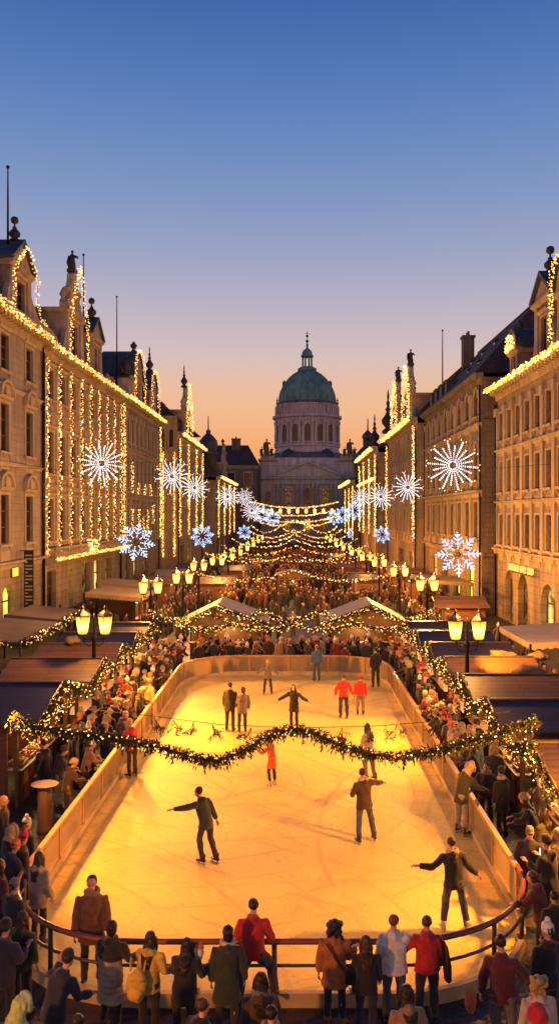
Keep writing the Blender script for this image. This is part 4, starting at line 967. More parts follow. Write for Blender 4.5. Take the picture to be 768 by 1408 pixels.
# garlands behind the rink and farther down the street
garland('fir garland with warm bulbs swagged from lamp to lamp behind the rink',swag((-8.2,44.6,2.85),(7.8,44.8,2.85),5,.55),None,.15,200,24,.032,.9,'fir_garland',.15,drips=1.5)
garland('lower fir garland on the fronts of the two grey-roofed huts',swag((-6.6,43.9,2.2),(6.6,43.9,2.2),4,.3),None,.14,190,28,.031,1.0,'fir_garland',.15)
GS='bulb strings crossing the street'
for i,(D,z0_,sag,k,w_) in enumerate(((55,4.4,.75,2,7.5),(56.5,4.3,.8,2,7.5),(66,5.0,.6,1,7.4),(67,4.9,.7,2,7.4),(76,5.3,.9,2,7.0),(86,5.6,.9,2,6.8),(96,5.9,1.0,2,6.6),(108,6.2,1.1,2,6.5),(120,6.6,1.1,3,6.5),(134,7.4,1.0,2,6.5),(150,8.0,1.2,1,8.5),(166,9.2,1.2,1,8.5),(182,11.2,1.4,1,10))):
    fairy(f'{ordinal(i+1)} swagged string of warm bulbs crossing the street, counted from the rink',swag((-w_,D,z0_),(w_,D,z0_),k,sag,8),GS,.2,.0009*D+.006,.09,1,'bulb')
for k in range(9):
    D=176; x=-7+k*1.9
    q=MB(); q.tube([(x,D,10.2),(x,D,9.6)],.02,4,1); q.lathe([(.12,-.1),(.34,-.3),(.34,-1.0),(.12,-1.2)],6,(x,D,9.7)); q.thing('hanging_lantern',['bulb_soft','iron'],f'{ordinal(k+1)} small lantern from the left in the highest row before the church','lantern',(x,D,9.6),'small lanterns strung before the church')

# ------------------------------------------------------------------ snowflake lights
def flake(kind):
    rng=random.Random(3); q=MB(); b=q; n=.0
    if kind=='burst':
        for k in range(20):
            a=2*pi*k/20; L=1.0 if k%2==0 else .78; d=V((cos(a),0,sin(a))); q.tube([d*.12,d*L],.010,4,2)
            c=int(L*12)
            for i in range(2,c+1): b.octa(d*(i/c*L)+V((0,rng.uniform(-.05,.05),0)),.025+.010*(i/c),0)
            if k%2==0:
                for s in (-1,1):
                    e=V((cos(a+s*.1),0,sin(a+s*.1)))*1.08; b.octa(e,.032,1)
    else:
        for k in range(8):
            a=2*pi*k/8+pi/8*0; d=V((cos(a),0,sin(a))); pr=V((-sin(a),0,cos(a))); q.tube([d*.1,d],.010,4,2)
            for i in range(3,12): b.octa(d*(i/11),.036,0)
            for t in (.42,.62,.82):
                for s in (-1,1):
                    e=d*t; f=e+(d*.8+pr*s).normalized()*(1.05-t)*.5; q.tube([e,f],.009,4,2)
                    for i in range(1,4): b.octa(e.lerp(f,i/3),.034,0)
        q.ball((0,0,0),(.12,.03,.12),12,6,2)
    q.tube([(0,0,0),(0,0,2.2)],.006,4,2)
    return q.build('snowflake_light',['bulb_white' if kind=='burst' else 'bulb_blue','bulb_soft','wire'])
FP={'burst':flake('burst'),'star':flake('star')}; used=set()
FL=[(140,637,30,'burst'),(187,745,25,'star'),(237,655,23,'burst'),(268,671,18,'burst'),(278,737,16,'star'),(313,683,15,'burst'),(336,684,12,'burst'),(346,702,14,'burst'),(360,707,12,'star'),(375,712,11,'star'),(336,732,10,'star'),
    (622,640,33,'burst'),(638,686,17,'star'),(629,762,29,'star'),(560,670,20,'burst'),(523,683,17,'burst'),(496,684,13,'burst'),(487,702,13,'star'),(470,708,11,'star'),(459,712,10,'star'),(525,735,12,'star'),(485,733,9,'star')]
for i,(px,py,r_,kd) in enumerate(FL):
    o=FP[kd] if kd not in used else copy_tree(FP[kd]); used.add(kd)
    D=1480/r_; o.location=at(px,D,zat(py,D)); o.rotation_euler=(R.uniform(-.08,.08),R.uniform(-.25,.25),R.uniform(-.2,.2)); o.scale=(1.38,)*3
    sd='left' if px<405 else 'right'; row='upper' if py<720 else 'lower'; k=1+sum(1 for a in FL[:i] if (a[0]<405)==(px<405) and (a[1]<720)==(py<720))
    tag(o,f'{"white many-rayed" if kd=="burst" else "bluish eight-armed"} snowflake light, {ordinal(k)} from the front in the {row} row on the {sd}','light decoration','snowflake lights hung over the street')
for i,(a,b) in enumerate((((-20,50,11.4),(16,50,11.4)),((-20,68,13.2),(15.5,68,13.2)),((-20,100,12),(14.7,100,12)))):
    q=MB(); q.tube(swag(a,b,1,.8,12),.012,4); q.thing('wire','wire',f'{ordinal(i+1)} thin cable spanning between the facades, counted from the front','wire',a,'cables spanning the street')

# ------------------------------------------------------------------ market huts
def hut_proto(W,D,roofm,hr=2.75,he=2.3):
    """front faces -x... local: front at x=0, body toward +x (depth D), width W along y"""
    r=empty('market_hut',(0,0,0)); h=W/2
    q=MB(); q.box(D-.06,D,-h+.1,h-.1,0,he); 
    for s in (-1,1):
        a,b=sorted((s*(h-.1),s*(h-.16))); q.box(.3,D-.063,a,b,0,he)
    q.build('wall','wood',r)
    q=MB(); q.box(.0,.07,-h+.1,h-.1,0,1.0); q.box(-.16,.5,-h+.05,h-.05,1.003,1.06)
    for i in range(int(W/.5)+1):
        y=-h+.12+(W-.24)*i/int(W/.5); q.box(-.02,-.002,y-.03,y+.03,.05,.99)
    q.build('counter','wood',r)
    for s in (-1,1):
        q=MB(); q.box(-.02,.1,s*(h-.09)-.06,s*(h-.09)+.06,1.063,he); q.build('post','wood',r)
    q=MB(); q.box(D-.5,D-.07,-h+.2,h-.2,1.2,1.24); q.box(D-.5,D-.07,-h+.2,h-.2,1.7,1.74)
    for i in range(14):
        y=R.uniform(-h+.35,h-.35); z=R.choice((1.243,1.743)); s=R.uniform(.08,.16); q.box(D-.42,D-.2,y-s,y+s,z,z+R.uniform(.12,.36),1)
    q.build('shelf',['wood_pale','kick'],r)
    q=MB()
    for s in (-1,1):
        hh=h+.25; q.add([(-.55,0,hr),(D+.25,0,hr),(D+.25,s*hh,he-.05),(-.55,s*hh,he-.05),(-.55,0,hr+.06),(D+.25,0,hr+.06),(D+.25,s*hh,he+.01),(-.55,s*hh,he+.01)],[(0,1,2,3),(4,5,6,7),(0,1,5,4),(1,2,6,5),(2,3,7,6),(3,0,4,7)],0)
        q.tube([(-.57,0,hr+.07),(-.57,s*hh,he)],.035,4,1)
    q.box(-.55,D+.25,-.08,.08,hr+.055,hr+.1,1)
    q.build('roof',[roofm,'post'],r)
    q=MB(); q.slab(lambda u,n,z:(n,u,z),[(-h+.05,he-.25),(h-.05,he-.25),(h-.05,he-.02),(0,hr-.03),(-h+.05,he-.02)],-.12,-.06); q.build('gable_board','wood',r)
    q=MB(); q.box(.25,.85,-h*.6,h*.6,he-.2,he-.16); q.build('light_panel','hut_lamp',r)
    l=bpy.data.lights.new('hut_light','POINT'); l.energy=150; l.color=(1,.55,.18); l.shadow_soft_size=.25
    lo=bpy.data.objects.new('hut_light',l); COL.objects.link(lo); lo.location=(.35,0,he-.45); lo.parent=r
    return r
M['tray_gold']=mat('gold_wrap',(.6,.36,.08),.35,.3); M['tray_red']=mat('red_wrap',(.5,.05,.03),.4); M['tray_cream']=mat('cream_wrap',(.65,.52,.34),.5)
M['hut_lamp']=emis('hut_lamp',(1,.62,.22),3.0)
HP={k:hut_proto(3.0,2.6,k) for k in ('roof_blue','roof_brown')}; HP['big']=hut_proto(5.0,2.8,'roof_blue',2.95,2.35)
hused=set(); HUTS=[]
def put_hut(kind,x,y,flip,label,scale=1,rz=0,glabel=None):
    o=HP[kind] if kind not in hused else copy_tree(HP[kind]); hused.add(kind)
    o.location=(x,y,0); o.rotation_euler.z=(pi if flip else 0)+rz; o.scale=(scale,)*3
    tag(o,label,'market hut','wooden market huts'); 
    W=5.0 if kind=='big' else 3.0; hr=2.95 if kind=='big' else 2.75; he=2.35 if kind=='big' else 2.3
    mw=Matrix.Translation(o.location)@Matrix.Rotation(o.rotation_euler.z,4,'Z')@Matrix.Scale(scale,4)
    if glabel:
        h=W/2+.25; pts=[mw@V((-.62,-h,he-.15)),mw@V((-.62,-h*.5,(he+hr)/2-.1)),mw@V((-.62,0,hr)),mw@V((-.62,h*.5,(he+hr)/2-.1)),mw@V((-.62,h,he-.15))]
        garland(glabel,pts,'fir garlands on the hut gables',.14,300,26,.023,1.3,'fir_garland',.12,drips=3)
        pts=[mw@V((-.2,-W/2+.1,he-.3)),mw@V((-.3,0,he-.42)),mw@V((-.2,W/2-.1,he-.3))]
        fairy(glabel.replace('fir garland on','inner bulb string under'),pts,'bulb strings under the hut roofs',.16,.02,.2,4,'bulb')
for i,(y,kd) in enumerate(((18.9,'roof_blue'),(23.3,'roof_blue'),(26.9,'roof_brown'),(30.2,'roof_brown'),(33.6,'roof_blue'),(36.9,'roof_blue'),(40.2,'roof_brown'))):
    cl='blue-black' if kd=='roof_blue' else 'brown'
    put_hut(kd,6.2,y,False,f'{cl}-roofed wooden hut, {ordinal(i+1)} from the front in the right-hand row',1,0,f'fir garland on the {ordinal(i+1)} hut from the front in the right-hand row')
for i,(y,kd) in enumerate(((24.7,'big'),(29.9,'roof_brown'),(33.3,'roof_brown'),(36.5,'roof_blue'),(39.8,'roof_brown'))):
    cl='broad blue-black' if kd=='big' else 'blue-black' if kd=='roof_blue' else 'brown'
    put_hut(kd,-7.75,y,True,f'{cl}-roofed wooden hut, {ordinal(i+1)} from the front in the left-hand row',1,0,f'fir garland on the {ordinal(i+1)} hut from the front in the left-hand row')
for i,(x,y,kd,fl,lb) in enumerate(((-10.6,56,'roof_brown',True,'brown-roofed hut against the pavement before the bulb-striped palace, nearer'),(-11.2,63,'roof_blue',True,'blue-black-roofed hut on the pavement before the bulb-striped palace'),(-10.4,70,'roof_brown',True,'brown-roofed hut on the pavement before the bulb-striped palace, farther'),(-10.8,79,'roof_grey',True,'grey-roofed hut on the pavement where the palace meets the columned house'),(-10.4,90,'roof_blue',True,'blue-black-roofed hut on the pavement before the columned house'),(9.6,52.5,'roof_brown',False,'brown-roofed hut beside the pavement under the lower white snowflake'),(10.2,74,'roof_blue',False,'blue-black-roofed hut before the steep-roofed house'),(9.8,81,'roof_brown',False,'brown-roofed hut before the steep-roofed house, farther'),(9.6,92,'roof_grey',False,'grey-roofed hut before the house with statue gables'))):
    if kd not in HP: HP[kd]=hut_proto(3.0,2.6,kd)
    put_hut(kd,x,y,fl,lb)
for i,(x,y,kd,fl) in enumerate(((-12.6,31,'roof_brown',False),(-12.6,35,'roof_blue',False),(-12.6,39.5,'roof_brown',False),(-12.8,44,'roof_blue',False),(11.2,27,'roof_brown',True),(11.2,31,'roof_blue',True),(11.2,35.4,'roof_brown',True),(11.2,40,'roof_blue',True))):
    pass
# two grey-roofed huts facing the rink end
for s,x in ((-1,-3.9),(1,3.9)):
    r=empty('market_hut',(x,46,0),f'{"left" if s<0 else "right"} one of the two wide grey-roofed huts behind the far end of the rink','market hut','wooden market huts')
    Tg=lambda u,n,z,x=x:(x+u,44.6-n,z)
    q=MB(); q.boxT(Tg,-2.0,2.0,-3,-2.9,0,2.2); q.boxT(Tg,-2.0,-1.9,-2.897,-.3,0,2.2); q.boxT(Tg,1.9,2.0,-2.897,-.3,0,2.2); q.build('wall','wood',r)
    q=MB(); q.boxT(Tg,-1.9,1.9,-.1,0,0,1.0); q.boxT(Tg,-2.0,2.0,-.3,.2,1.003,1.07); q.build('counter','wood_pale',r)
    q=MB(); k=.35*s
    for e in (-1,1):
        q.add([Tg(k,.6,3.2),Tg(k,-3.3,3.2),Tg(e*2.45,-3.3,2.15),Tg(e*2.45,.6,2.15),Tg(k,.6,3.28),Tg(k,-3.3,3.28),Tg(e*2.45,-3.3,2.23),Tg(e*2.45,.6,2.23)],[(0,1,2,3),(4,5,6,7),(0,1,5,4),(1,2,6,5),(2,3,7,6),(3,0,4,7)],0)
    q.build('roof','roof_grey',r)
    q=MB(); q.slab(Tg,[(-2.0,1.95),(2.0,1.95),(2.0,2.15),(k,3.15),(-2.0,2.15)],-.1,.0); q.build('gable_board','wood_pale',r)
    q=MB(); q.boxT(Tg,-1.5,1.5,-1.2,-.5,2.0,2.05); q.build('light_panel','hut_lamp',r)
    l=bpy.data.lights.new('hut_light','POINT'); l.energy=200; l.color=(1,.6,.22); l.shadow_soft_size=.3
    lo=bpy.data.objects.new('hut_light',l); COL.objects.link(lo); lo.location=(0,1.6-1,1.7); lo.parent=r
    garland(f'fir garland along the gable of the {"left" if s<0 else "right"} grey-roofed hut',[Tg(-2.5,.65,2.1),Tg(k,.65,3.1),Tg(2.5,.65,2.1)],'fir garlands on the hut gables',.12,230,24,.031,.8,'fir_garland',.14)
for i,(x,y,kd,rz,lb) in enumerate(((-.2,78,'roof_grey',pi/2,'lone lit kiosk standing in the middle of the street crowd'),(-5.6,70,'roof_brown',pi,'lit kiosk among the crowd before the fourth lamp on the left'),(5.4,74,'roof_blue',0,'lit kiosk among the crowd, right side beyond the grey-roofed huts'),(-5.2,86,'roof_blue',pi,'second lit kiosk among the crowd on the left, farther back'),(5.2,92,'roof_brown',0,'second lit kiosk among the crowd on the right, farther back'),(-4.8,104,'roof_brown',pi,'third lit kiosk among the crowd on the left, near the church end'),(4.8,112,'roof_blue',0,'third lit kiosk among the crowd on the right, near the church end'))):
    if kd not in HP: HP[kd]=hut_proto(3.0,2.6,kd)
    o=HP[kd] if kd not in hused else copy_tree(HP[kd]); hused.add(kd); o.location=(x,y,0); o.rotation_euler.z=rz; tag(o,lb,'market hut','wooden market huts')
# more roofs, awnings and canopies between the huts and the facades
def canopy(label,x0,x1,y0,y1,z0,z1,m,slope='x',name='canopy',posts=True):
    r=empty(name,((x0+x1)/2,(y0+y1)/2,0),label,'canopy')
    q=MB(); nx=10
    def zz(x,y): 
        t=(x-x0)/(x1-x0) if slope=='x' else (y-y0)/(y1-y0); u=(y-y0)/(y1-y0)
        return z0+(z1-z0)*t-.12*sin(pi*u)*sin(pi*((x-x0)/(x1-x0)))
    vs=[];fs=[]
    for i in range(nx+1):
        for j in range(nx+1):
            x=x0+(x1-x0)*i/nx; y=y0+(y1-y0)*j/nx; vs.append((x,y,zz(x,y)))
    for i in range(nx):
        for j in range(nx): fs.append((i*(nx+1)+j,(i+1)*(nx+1)+j,(i+1)*(nx+1)+j+1,i*(nx+1)+j+1))
    q.add(vs,fs,0,True); 
    for a,b,ax in (((x0,y0),(x1,y0),0),((x0,y1),(x1,y1),0),((x0,y0),(x0,y1),1),((x1,y0),(x1,y1),1)):
        k=16
        for i in range(k):
            t0,t1=i/k,(i+1)/k; p0=(a[0]+(b[0]-a[0])*t0,a[1]+(b[1]-a[1])*t0); p1=(a[0]+(b[0]-a[0])*t1,a[1]+(b[1]-a[1])*t1)
            za,zb=zz(*p0),zz(*p1); q.add([(p0[0],p0[1],za),(p1[0],p1[1],zb),(p1[0],p1[1],zb-.22),((p0[0]+p1[0])/2,(p0[1]+p1[1])/2,(za+zb)/2-.3),(p0[0],p0[1],za-.22)],[(0,1,2,3,4)])
    q.build('cloth',m,r)
    if posts:
        for x,y in ((x0,y0),(x1,y0),(x0,y1),(x1,y1)):
            p=MB(); p.tube([(x,y,0),(x,y,zz(x,y)-.02)],.05,6); p.build('post','iron',r)
    return r
canopy('tan sloping awning over the cafe below the yellow-lit arches, nearer one',-16.6,-12.9,37.5,44.5,2.5,2.2,'awning','x','awning')
canopy('tan sloping awning over the cafe below the yellow-lit arches, farther one',-16.6,-13.4,45.6,50.5,2.5,2.2,'awning','x','awning')
canopy('cream canvas canopy standing by the arcade on the right',9.6,15,32.5,37.5,2.95,3.3,'canvas')
canopy('dusty tan canopy between the twin-lantern lamps and the columned house',-13.2,-9.6,50,55,3.3,3.0,'awning')
canopy('small tan canopy between the huts and the bulb-striped palace',-14.4,-10.8,58,62,3.3,3.0,'awning')
canopy('tan canopy before the yellow shop windows on the right',9.6,13.4,60,66,3.3,3.1,'awning')
garland('bulb-dotted fir garland along the edge of the nearer cafe awning',[(-12.85,37.5,2.12),(-12.85,44.5,2.12)],'fir garlands on the cafe awnings',.16,140,14,.034,.6,'fir_garland',.18)
garland('bulb-dotted fir garland along the front of the nearer cafe awning',[(-16.5,37.4,2.4),(-12.9,37.4,2.1)],'fir garlands on the cafe awnings',.16,140,14,.034,.6,'fir_garland',.18)
garland('bulb-dotted fir garland along the edge of the farther cafe awning',[(-13.35,45.6,2.12),(-13.35,50.5,2.12)],'fir garlands on the cafe awnings',.16,140,14,.034,.6,'fir_garland',.18)
gi=0
for side,fx,ys in (('left',-7.75,(22.9,23.6,24.3,25.1,25.9)),('right',6.2,(18.1,18.7,19.4,22.4,23.1,23.9))):
    for j,y in enumerate(ys):
        r=empty('sweets_tray',(fx+(-.18 if side=='left' else .18),y,1.06),f'{ordinal(j+1)} tray of wrapped sweets from the front on the {side} hut counters','tray','trays on the hut counters')
        q=MB(); x,_,z=r.location; q.box(x-.2,x+.2,y-.24,y+.24,z+.003,z+.03); 
        for sx_ in (-1,1): q.box(x+sx_*.2-.015,x+sx_*.2+.015,y-.24,y+.24,z+.031,z+.1); q.box(x-.184,x+.184,y+sx_*.225-.014,y+sx_*.225+.014,z+.031,z+.1)
        q.build('box','wood_pale',r)
        q=MB(); rg=random.Random(j+fx)
        for _ in range(26): q.ball((x+rg.uniform(-.15,.15),y+rg.uniform(-.19,.19),z+rg.uniform(.05,.15)),rg.uniform(.035,.06),7,5,rg.randrange(3))
        q.build('wrapped_sweets',['tray_gold','tray_red','tray_cream'],r)
# standing table by the boards
r=empty('standing_table',(-6.45,20.6,0),'tall standing table with a pale oval top by the left boards','table')
q=MB(); q.ball((-6.45,20.6,1.24),(.36,.30,.05),20,8); q.build('tabletop','canvas',r)
q=MB(); q.lathe([(.22,0),(.2,.1),(.18,1.2)],14,(-6.45,20.6,0)); q.build('column','wood_dark',r)
# sacks / folded covers on the brown roofs
for i,(x,y,z,s,m,lb) in enumerate(((8.0,27.2,2.85,.55,'awning','rumpled pale cover lying on a brown hut roof on the right'),(8.1,30.9,2.75,.5,'awning','second pale cover lying farther back on a brown hut roof'),(9.4,30.6,2.75,.4,'awning','flat pale cover at the outer end of a brown hut roof'),(-9.2,33.2,2.95,.42,'awning','rumpled pale bundle lying on a brown hut roof on the left'))):
    q=MB(); q.ball((x,y,z),(s*.95,s*.55,s*.42),28,18)
    vv=[]
    for p in q.v:
        n_=noise.noise(V(p)*2.3)*.5+noise.noise(V(p)*6)*.3; d=V(p)-V((x,y,z)); vv.append(tuple(V((x,y,z))+d*(1+n_)))
    q.v=vv; q.thing('roof_cover',m,lb,'cover',(x,y,z-s*.5))
# ------------------------------------------------------------------ people
def remesh(mb,vox,smooth=3,noise_amp=0.0,nscale=6.0,seed=0):
    """union of overlapping closed shapes -> one continuous surface; returns (verts, faces)"""
    me=mb.mesh('tmp',[]); o=bpy.data.objects.new('tmp',me); COL.objects.link(o)
    md=o.modifiers.new('r','REMESH'); md.mode='VOXEL'; md.voxel_size=vox
    if smooth: ms=o.modifiers.new('s','SMOOTH'); ms.iterations=smooth; ms.factor=.5
    bpy.context.view_layer.update()
    ev=o.evaluated_get(bpy.context.evaluated_depsgraph_get()); m2=bpy.data.meshes.new_from_object(ev)
    vs=[V(v.co) for v in m2.vertices]; fs=[tuple(p.vertices) for p in m2.polygons]
    if noise_amp:
        ns=[V(v.normal) for v in m2.vertices]
        vs=[p+n*(noise.noise(V((p.x*nscale,p.y*nscale,p.z*nscale*.6))+V((seed,0,0)))*.9+.25)*noise_amp for p,n in zip(vs,ns)]
    bpy.data.objects.remove(o); bpy.data.meshes.remove(me); bpy.data.meshes.remove(m2)
    return vs,fs

class Pose: pass
def pose(lean=0.0,side=0.0,arms=None,legs=None,yaw=0.0,nod=0.0,hipz=None):
    """arms/legs: ((upper/thigh direction),(fore/shin direction)) for left (-x) then right (+x); faces +y"""
    p=Pose(); A=arms or [((-.22,.02,-1),(-.08,.22,-1)),((.22,.02,-1),(.08,.22,-1))]
    G=legs or [((-.05,.03,-1),(-.02,-.03,-1)),((.05,.03,-1),(.02,-.03,-1))]
    nv=lambda d:V(d).normalized()
    hips=[V((-.095,0,0)),V((.095,0,0))]; kn=[hips[i]+nv(G[i][0])*.43 for i in (0,1)]; an=[kn[i]+nv(G[i][1])*.42 for i in (0,1)]
    lo=min(a.z for a in an); dz=.085-lo
    sh=lambda v:v+V((0,0,dz))
    p.hip=[sh(h) for h in hips]; p.knee=[sh(k) for k in kn]; p.ank=[sh(a) for a in an]; p.pel=V((0,0,dz))
    up=V((sin(side),sin(lean),cos(lean)*cos(side))).normalized(); fw=V((0,cos(lean),-sin(lean))); rt=fw.cross(up).normalized()
    p.up,p.fw,p.rt=up,fw,rt
    p.waist=p.pel+up*.16; p.chest=p.pel+up*.36; p.neck=p.pel+up*.53
    p.sho=[p.pel+up*.458-rt*.178,p.pel+up*.458+rt*.178]
    p.elb=[p.sho[i]+nv(A[i][0])*.285 for i in (0,1)]; p.wri=[p.elb[i]+nv(A[i][1])*.25 for i in (0,1)]
    p.adir=[nv(A[i][1]) for i in (0,1)]
    hf=(Matrix.Rotation(yaw,3,'Z')@V((0,1,0))); p.hf=(hf+V((0,0,-nod))).normalized(); p.head=p.neck+up*.15+V((0,.03+lean*.05,0.01)); p.hr=p.hf.cross(V((0,0,1))).normalized(); p.hu=p.hr.cross(p.hf).normalized()
    return p
def H(p,x,y,z): return p.head+p.hr*x+p.hf*y+p.hu*z
def body_mesh(p,vox,fingers=True,eyes=True):
    m=MB(); S=p.rt
    m.tube([p.pel-p.up*.09,p.pel,p.waist,p.chest,p.pel+p.up*.46,p.pel+p.up*.5],[(.12,.085),(.145,.10),(.125,.085),(.145,.10),(.14,.075),(.06,.05)],14,side=S)
    m.tube([p.pel+p.up*.46,p.neck,p.head-p.hu*.02],[.06,.052,.052],10)
    rm=Matrix((p.hr,p.hf,p.hu)).transposed()
    m.ball(H(p,0,-.012,.035),(.073,.092,.088),16,12,rot=rm); m.ball(H(p,0,.02,-.045),(.056,.066,.075),14,10,rot=rm)
    m.ball(H(p,0,.048,-.088),(.03,.03,.028),10,8,rot=rm)
    m.tube([H(p,0,.075,.02),H(p,0,.098,-.022),H(p,0,.085,-.034)],[.011,.016,.014],8)
    for s in (-1,1): m.ball(H(p,s*.074,-.005,-.005),(.012,.02,.032),8,6,rot=rm)
    for i in (0,1):
        m.tube([p.sho[i]-(p.sho[i]-p.chest)*.12,p.sho[i],p.sho[i].lerp(p.elb[i],.5),p.elb[i],p.elb[i].lerp(p.wri[i],.4),p.wri[i]],[.062,.06,.05,.041,.039,.028],10)
        m.tube([p.hip[i]+V((0,0,.05)),p.hip[i],p.hip[i].lerp(p.knee[i],.5),p.knee[i],p.knee[i].lerp(p.ank[i],.35),p.ank[i]],[.085,.088,.07,.053,.053,.036],10)
        m.tube([p.ank[i]+V((0,-.03,-.04)),p.ank[i]+V((0,.05,-.045)),p.ank[i]+V((0,.16,-.06))],[.042,.042,.025],8)
        d=p.adir[i]; m.tube([p.wri[i]-d*.02,p.wri[i]+d*.04,p.wri[i]+d*.085],[(.026,.02),(.04,.018),(.036,.014)],8,side=d.cross(V((0,0,1))) if abs(d.z)<.9 else V((0,1,0)))
    vs,fs=remesh(m,vox,2)
    b=MB(); b.add(vs,fs,0,True)
    if fingers:
        for i in (0,1):
            d=p.adir[i]; sd=(d.cross(V((0,0,1))) if abs(d.z)<.9 else V((0,1,0))).normalized(); pn=d.cross(sd).normalized()
            if pn.dot(V((0,0,-1)))<0: pn=-pn
            k=p.wri[i]+d*.075
            for j in range(4):
                o=k+sd*(-.028+.0185*j); L=(.036,.042,.039,.03)[j]
                b.tube([o,o+d*L*.9,o+d*L*1.5+pn*L*.5,o+d*L*1.8+pn*L*1.0],[.0095,.009,.008,.006],6)
            th=p.wri[i]+d*.03-sd*.03; b.tube([th,th+d*.03-sd*.024,th+d*.058-sd*.026+pn*.012],[.012,.011,.008],6)
    if eyes:
        for s in (-1,1): b.ball(H(p,s*.031,.072,.008),.0125,8,6,1)
        b.tube([H(p,-.024,.083,-.066),H(p,0,.0875,-.064),H(p,.024,.083,-.066)],.006,6,2)
    return b
def coat_mesh(p,vox,hem=.12,puff=1.0,hood=True,flare=1.0,seed=0,sleeves=True,quilt=0.0):
    m=MB(); S=p.rt; lg=((p.knee[0]+p.knee[1])/2-p.pel).normalized()
    g=puff; bot=p.pel+lg*hem
    m.tube([bot,bot.lerp(p.pel,.35),p.pel+lg*.02,p.waist,p.chest,p.pel+p.up*.47,p.pel+p.up*.545],
           [(.195*flare*g,.15*flare*g),(.19*g*(1+flare)/2,.145*g),(.185*g,.14*g),(.168*g,.128*g),(.188*g,.140*g),(.158,.112),(.082,.078)],18,side=S)
    m.tube([p.pel+p.up*.49,p.pel+p.up*.575],[(.10,.095),(.085,.085)],12,side=S)
    if hood: m.tube([p.sho[0]*.45+p.neck*.55-p.fw*.05,p.neck-p.fw*.10-p.up*.01,p.sho[1]*.45+p.neck*.55-p.fw*.05],[.055,.075,.055],10)
    for i in (0,1):
        w=p.elb[i].lerp(p.wri[i],.93)
        if sleeves: m.tube([p.sho[i]-(p.sho[i]-p.chest)*.2,p.sho[i],p.sho[i].lerp(p.elb[i],.5),p.elb[i],p.elb[i].lerp(p.wri[i],.5),w],[.078*g,.076*g,.072*g,.066*g,.06*g,.052],12)
    vs,fs=remesh(m,vox,3,.026,8.0,seed)
    if quilt:
        vs=[p_+ (V((p_.x-p.pel.x,p_.y-p.pel.y,0)).normalized() if (p_-p.pel).xy.length>1e-4 else V((0,0,0)))*quilt*abs(sin(p_.z*pi/.095)) for p_ in vs]
    b=MB(); b.add(vs,fs,0,True); return b
def trouser_mesh(p,vox,w=1.0):
    m=MB()
    m.tube([p.pel-p.up*.06,p.pel+p.up*.02,p.pel+p.up*.1],[(.165,.115),(.17,.12),(.15,.11)],14,side=p.rt)
    for i in (0,1):
        e=p.ank[i]+(p.ank[i]-p.knee[i]).normalized()*.01
        m.tube([p.hip[i]+V((0,0,.04)),p.hip[i]-V((0,0,.02)),p.hip[i].lerp(p.knee[i],.5),p.knee[i],p.knee[i].lerp(p.ank[i],.5),e],[.095*w,.098*w,.086*w,.072*w,.068*w,.062*w],12)
    vs,fs=remesh(m,vox,2,.02,10.0,3); b=MB(); b.add(vs,fs,0,True); return b
def shoe(p,i,skate=False):
    b=MB(); a=p.ank[i]; fd=V((0,1,0)); o=V((.03*(i*2-1),0,0))
    b.tube([a+V((0,-.02,.10)),a+V((0,-.015,.02)),a+V((0,.0,-.03))],[(.055,.062),(.05,.058),(.046,.06)],10,side=V((1,0,0)))
    b.tube([a+V((0,-.075,-.045)),a+V((0,-.04,-.04)),a+V((0,.06,-.045))+o*.3,a+V((0,.15,-.058))+o,a+V((0,.18,-.062))+o],[(.035,.035),(.048,.044),(.048,.038),(.045,.028),(.022,.016)],10,side=V((1,0,0)))
    if skate: b.box(a.x-.004,a.x+.004,a.y-.09,a.y+.2,a.z-.135,a.z-.115,1); b.box(a.x-.012,a.x+.012,a.y-.06,a.y-.03,a.z-.114,a.z-.07,1); b.box(a.x-.012,a.x+.012,a.y+.1,a.y+.13,a.z-.114,a.z-.075,1)
    return b
def hair_mesh(p,kind,vox=.014,seed=0):
    m=MB(); rm=Matrix((p.hr,p.hf,p.hu)).transposed()
    m.ball(H(p,0,-.034,.05),(.083,.086,.088),16,12,rot=rm)
    if kind!='short': m.ball(H(p,0,-.055,-.02),(.082,.06,.095),14,10,rot=rm)
    if kind=='long':
        m.tube([H(p,0,-.06,.03),H(p,0,-.085,-.10),p.neck-p.fw*.10-p.up*.06,p.neck-p.fw*.125-p.up*.26],[(.08,.06),(.095,.05),(.115,.045),(.07,.025)],14,side=p.hr)
        for s in (-1,1): m.tube([H(p,s*.07,-.01,.03),H(p,s*.09,-.01,-.08),H(p,s*.10,.0,-.2)],[(.03,.045),(.03,.04),(.015,.02)],8)
    if kind=='bun': m.ball(H(p,0,-.12,.06),.045,10,8)
    if kind=='curly':
        rng=random.Random(seed)
        for _ in range(40):
            a=rng.uniform(0,2*pi); z=rng.uniform(-.2,.1); m.ball(H(p,.10*cos(a),-.045+.085*sin(a) if sin(a)<.5 else -.02,z),rng.uniform(.03,.05),8,6)
    vs,fs=remesh(m,vox,1,.012,26.0,seed); b=MB(); b.add(vs,fs,0,True); return b
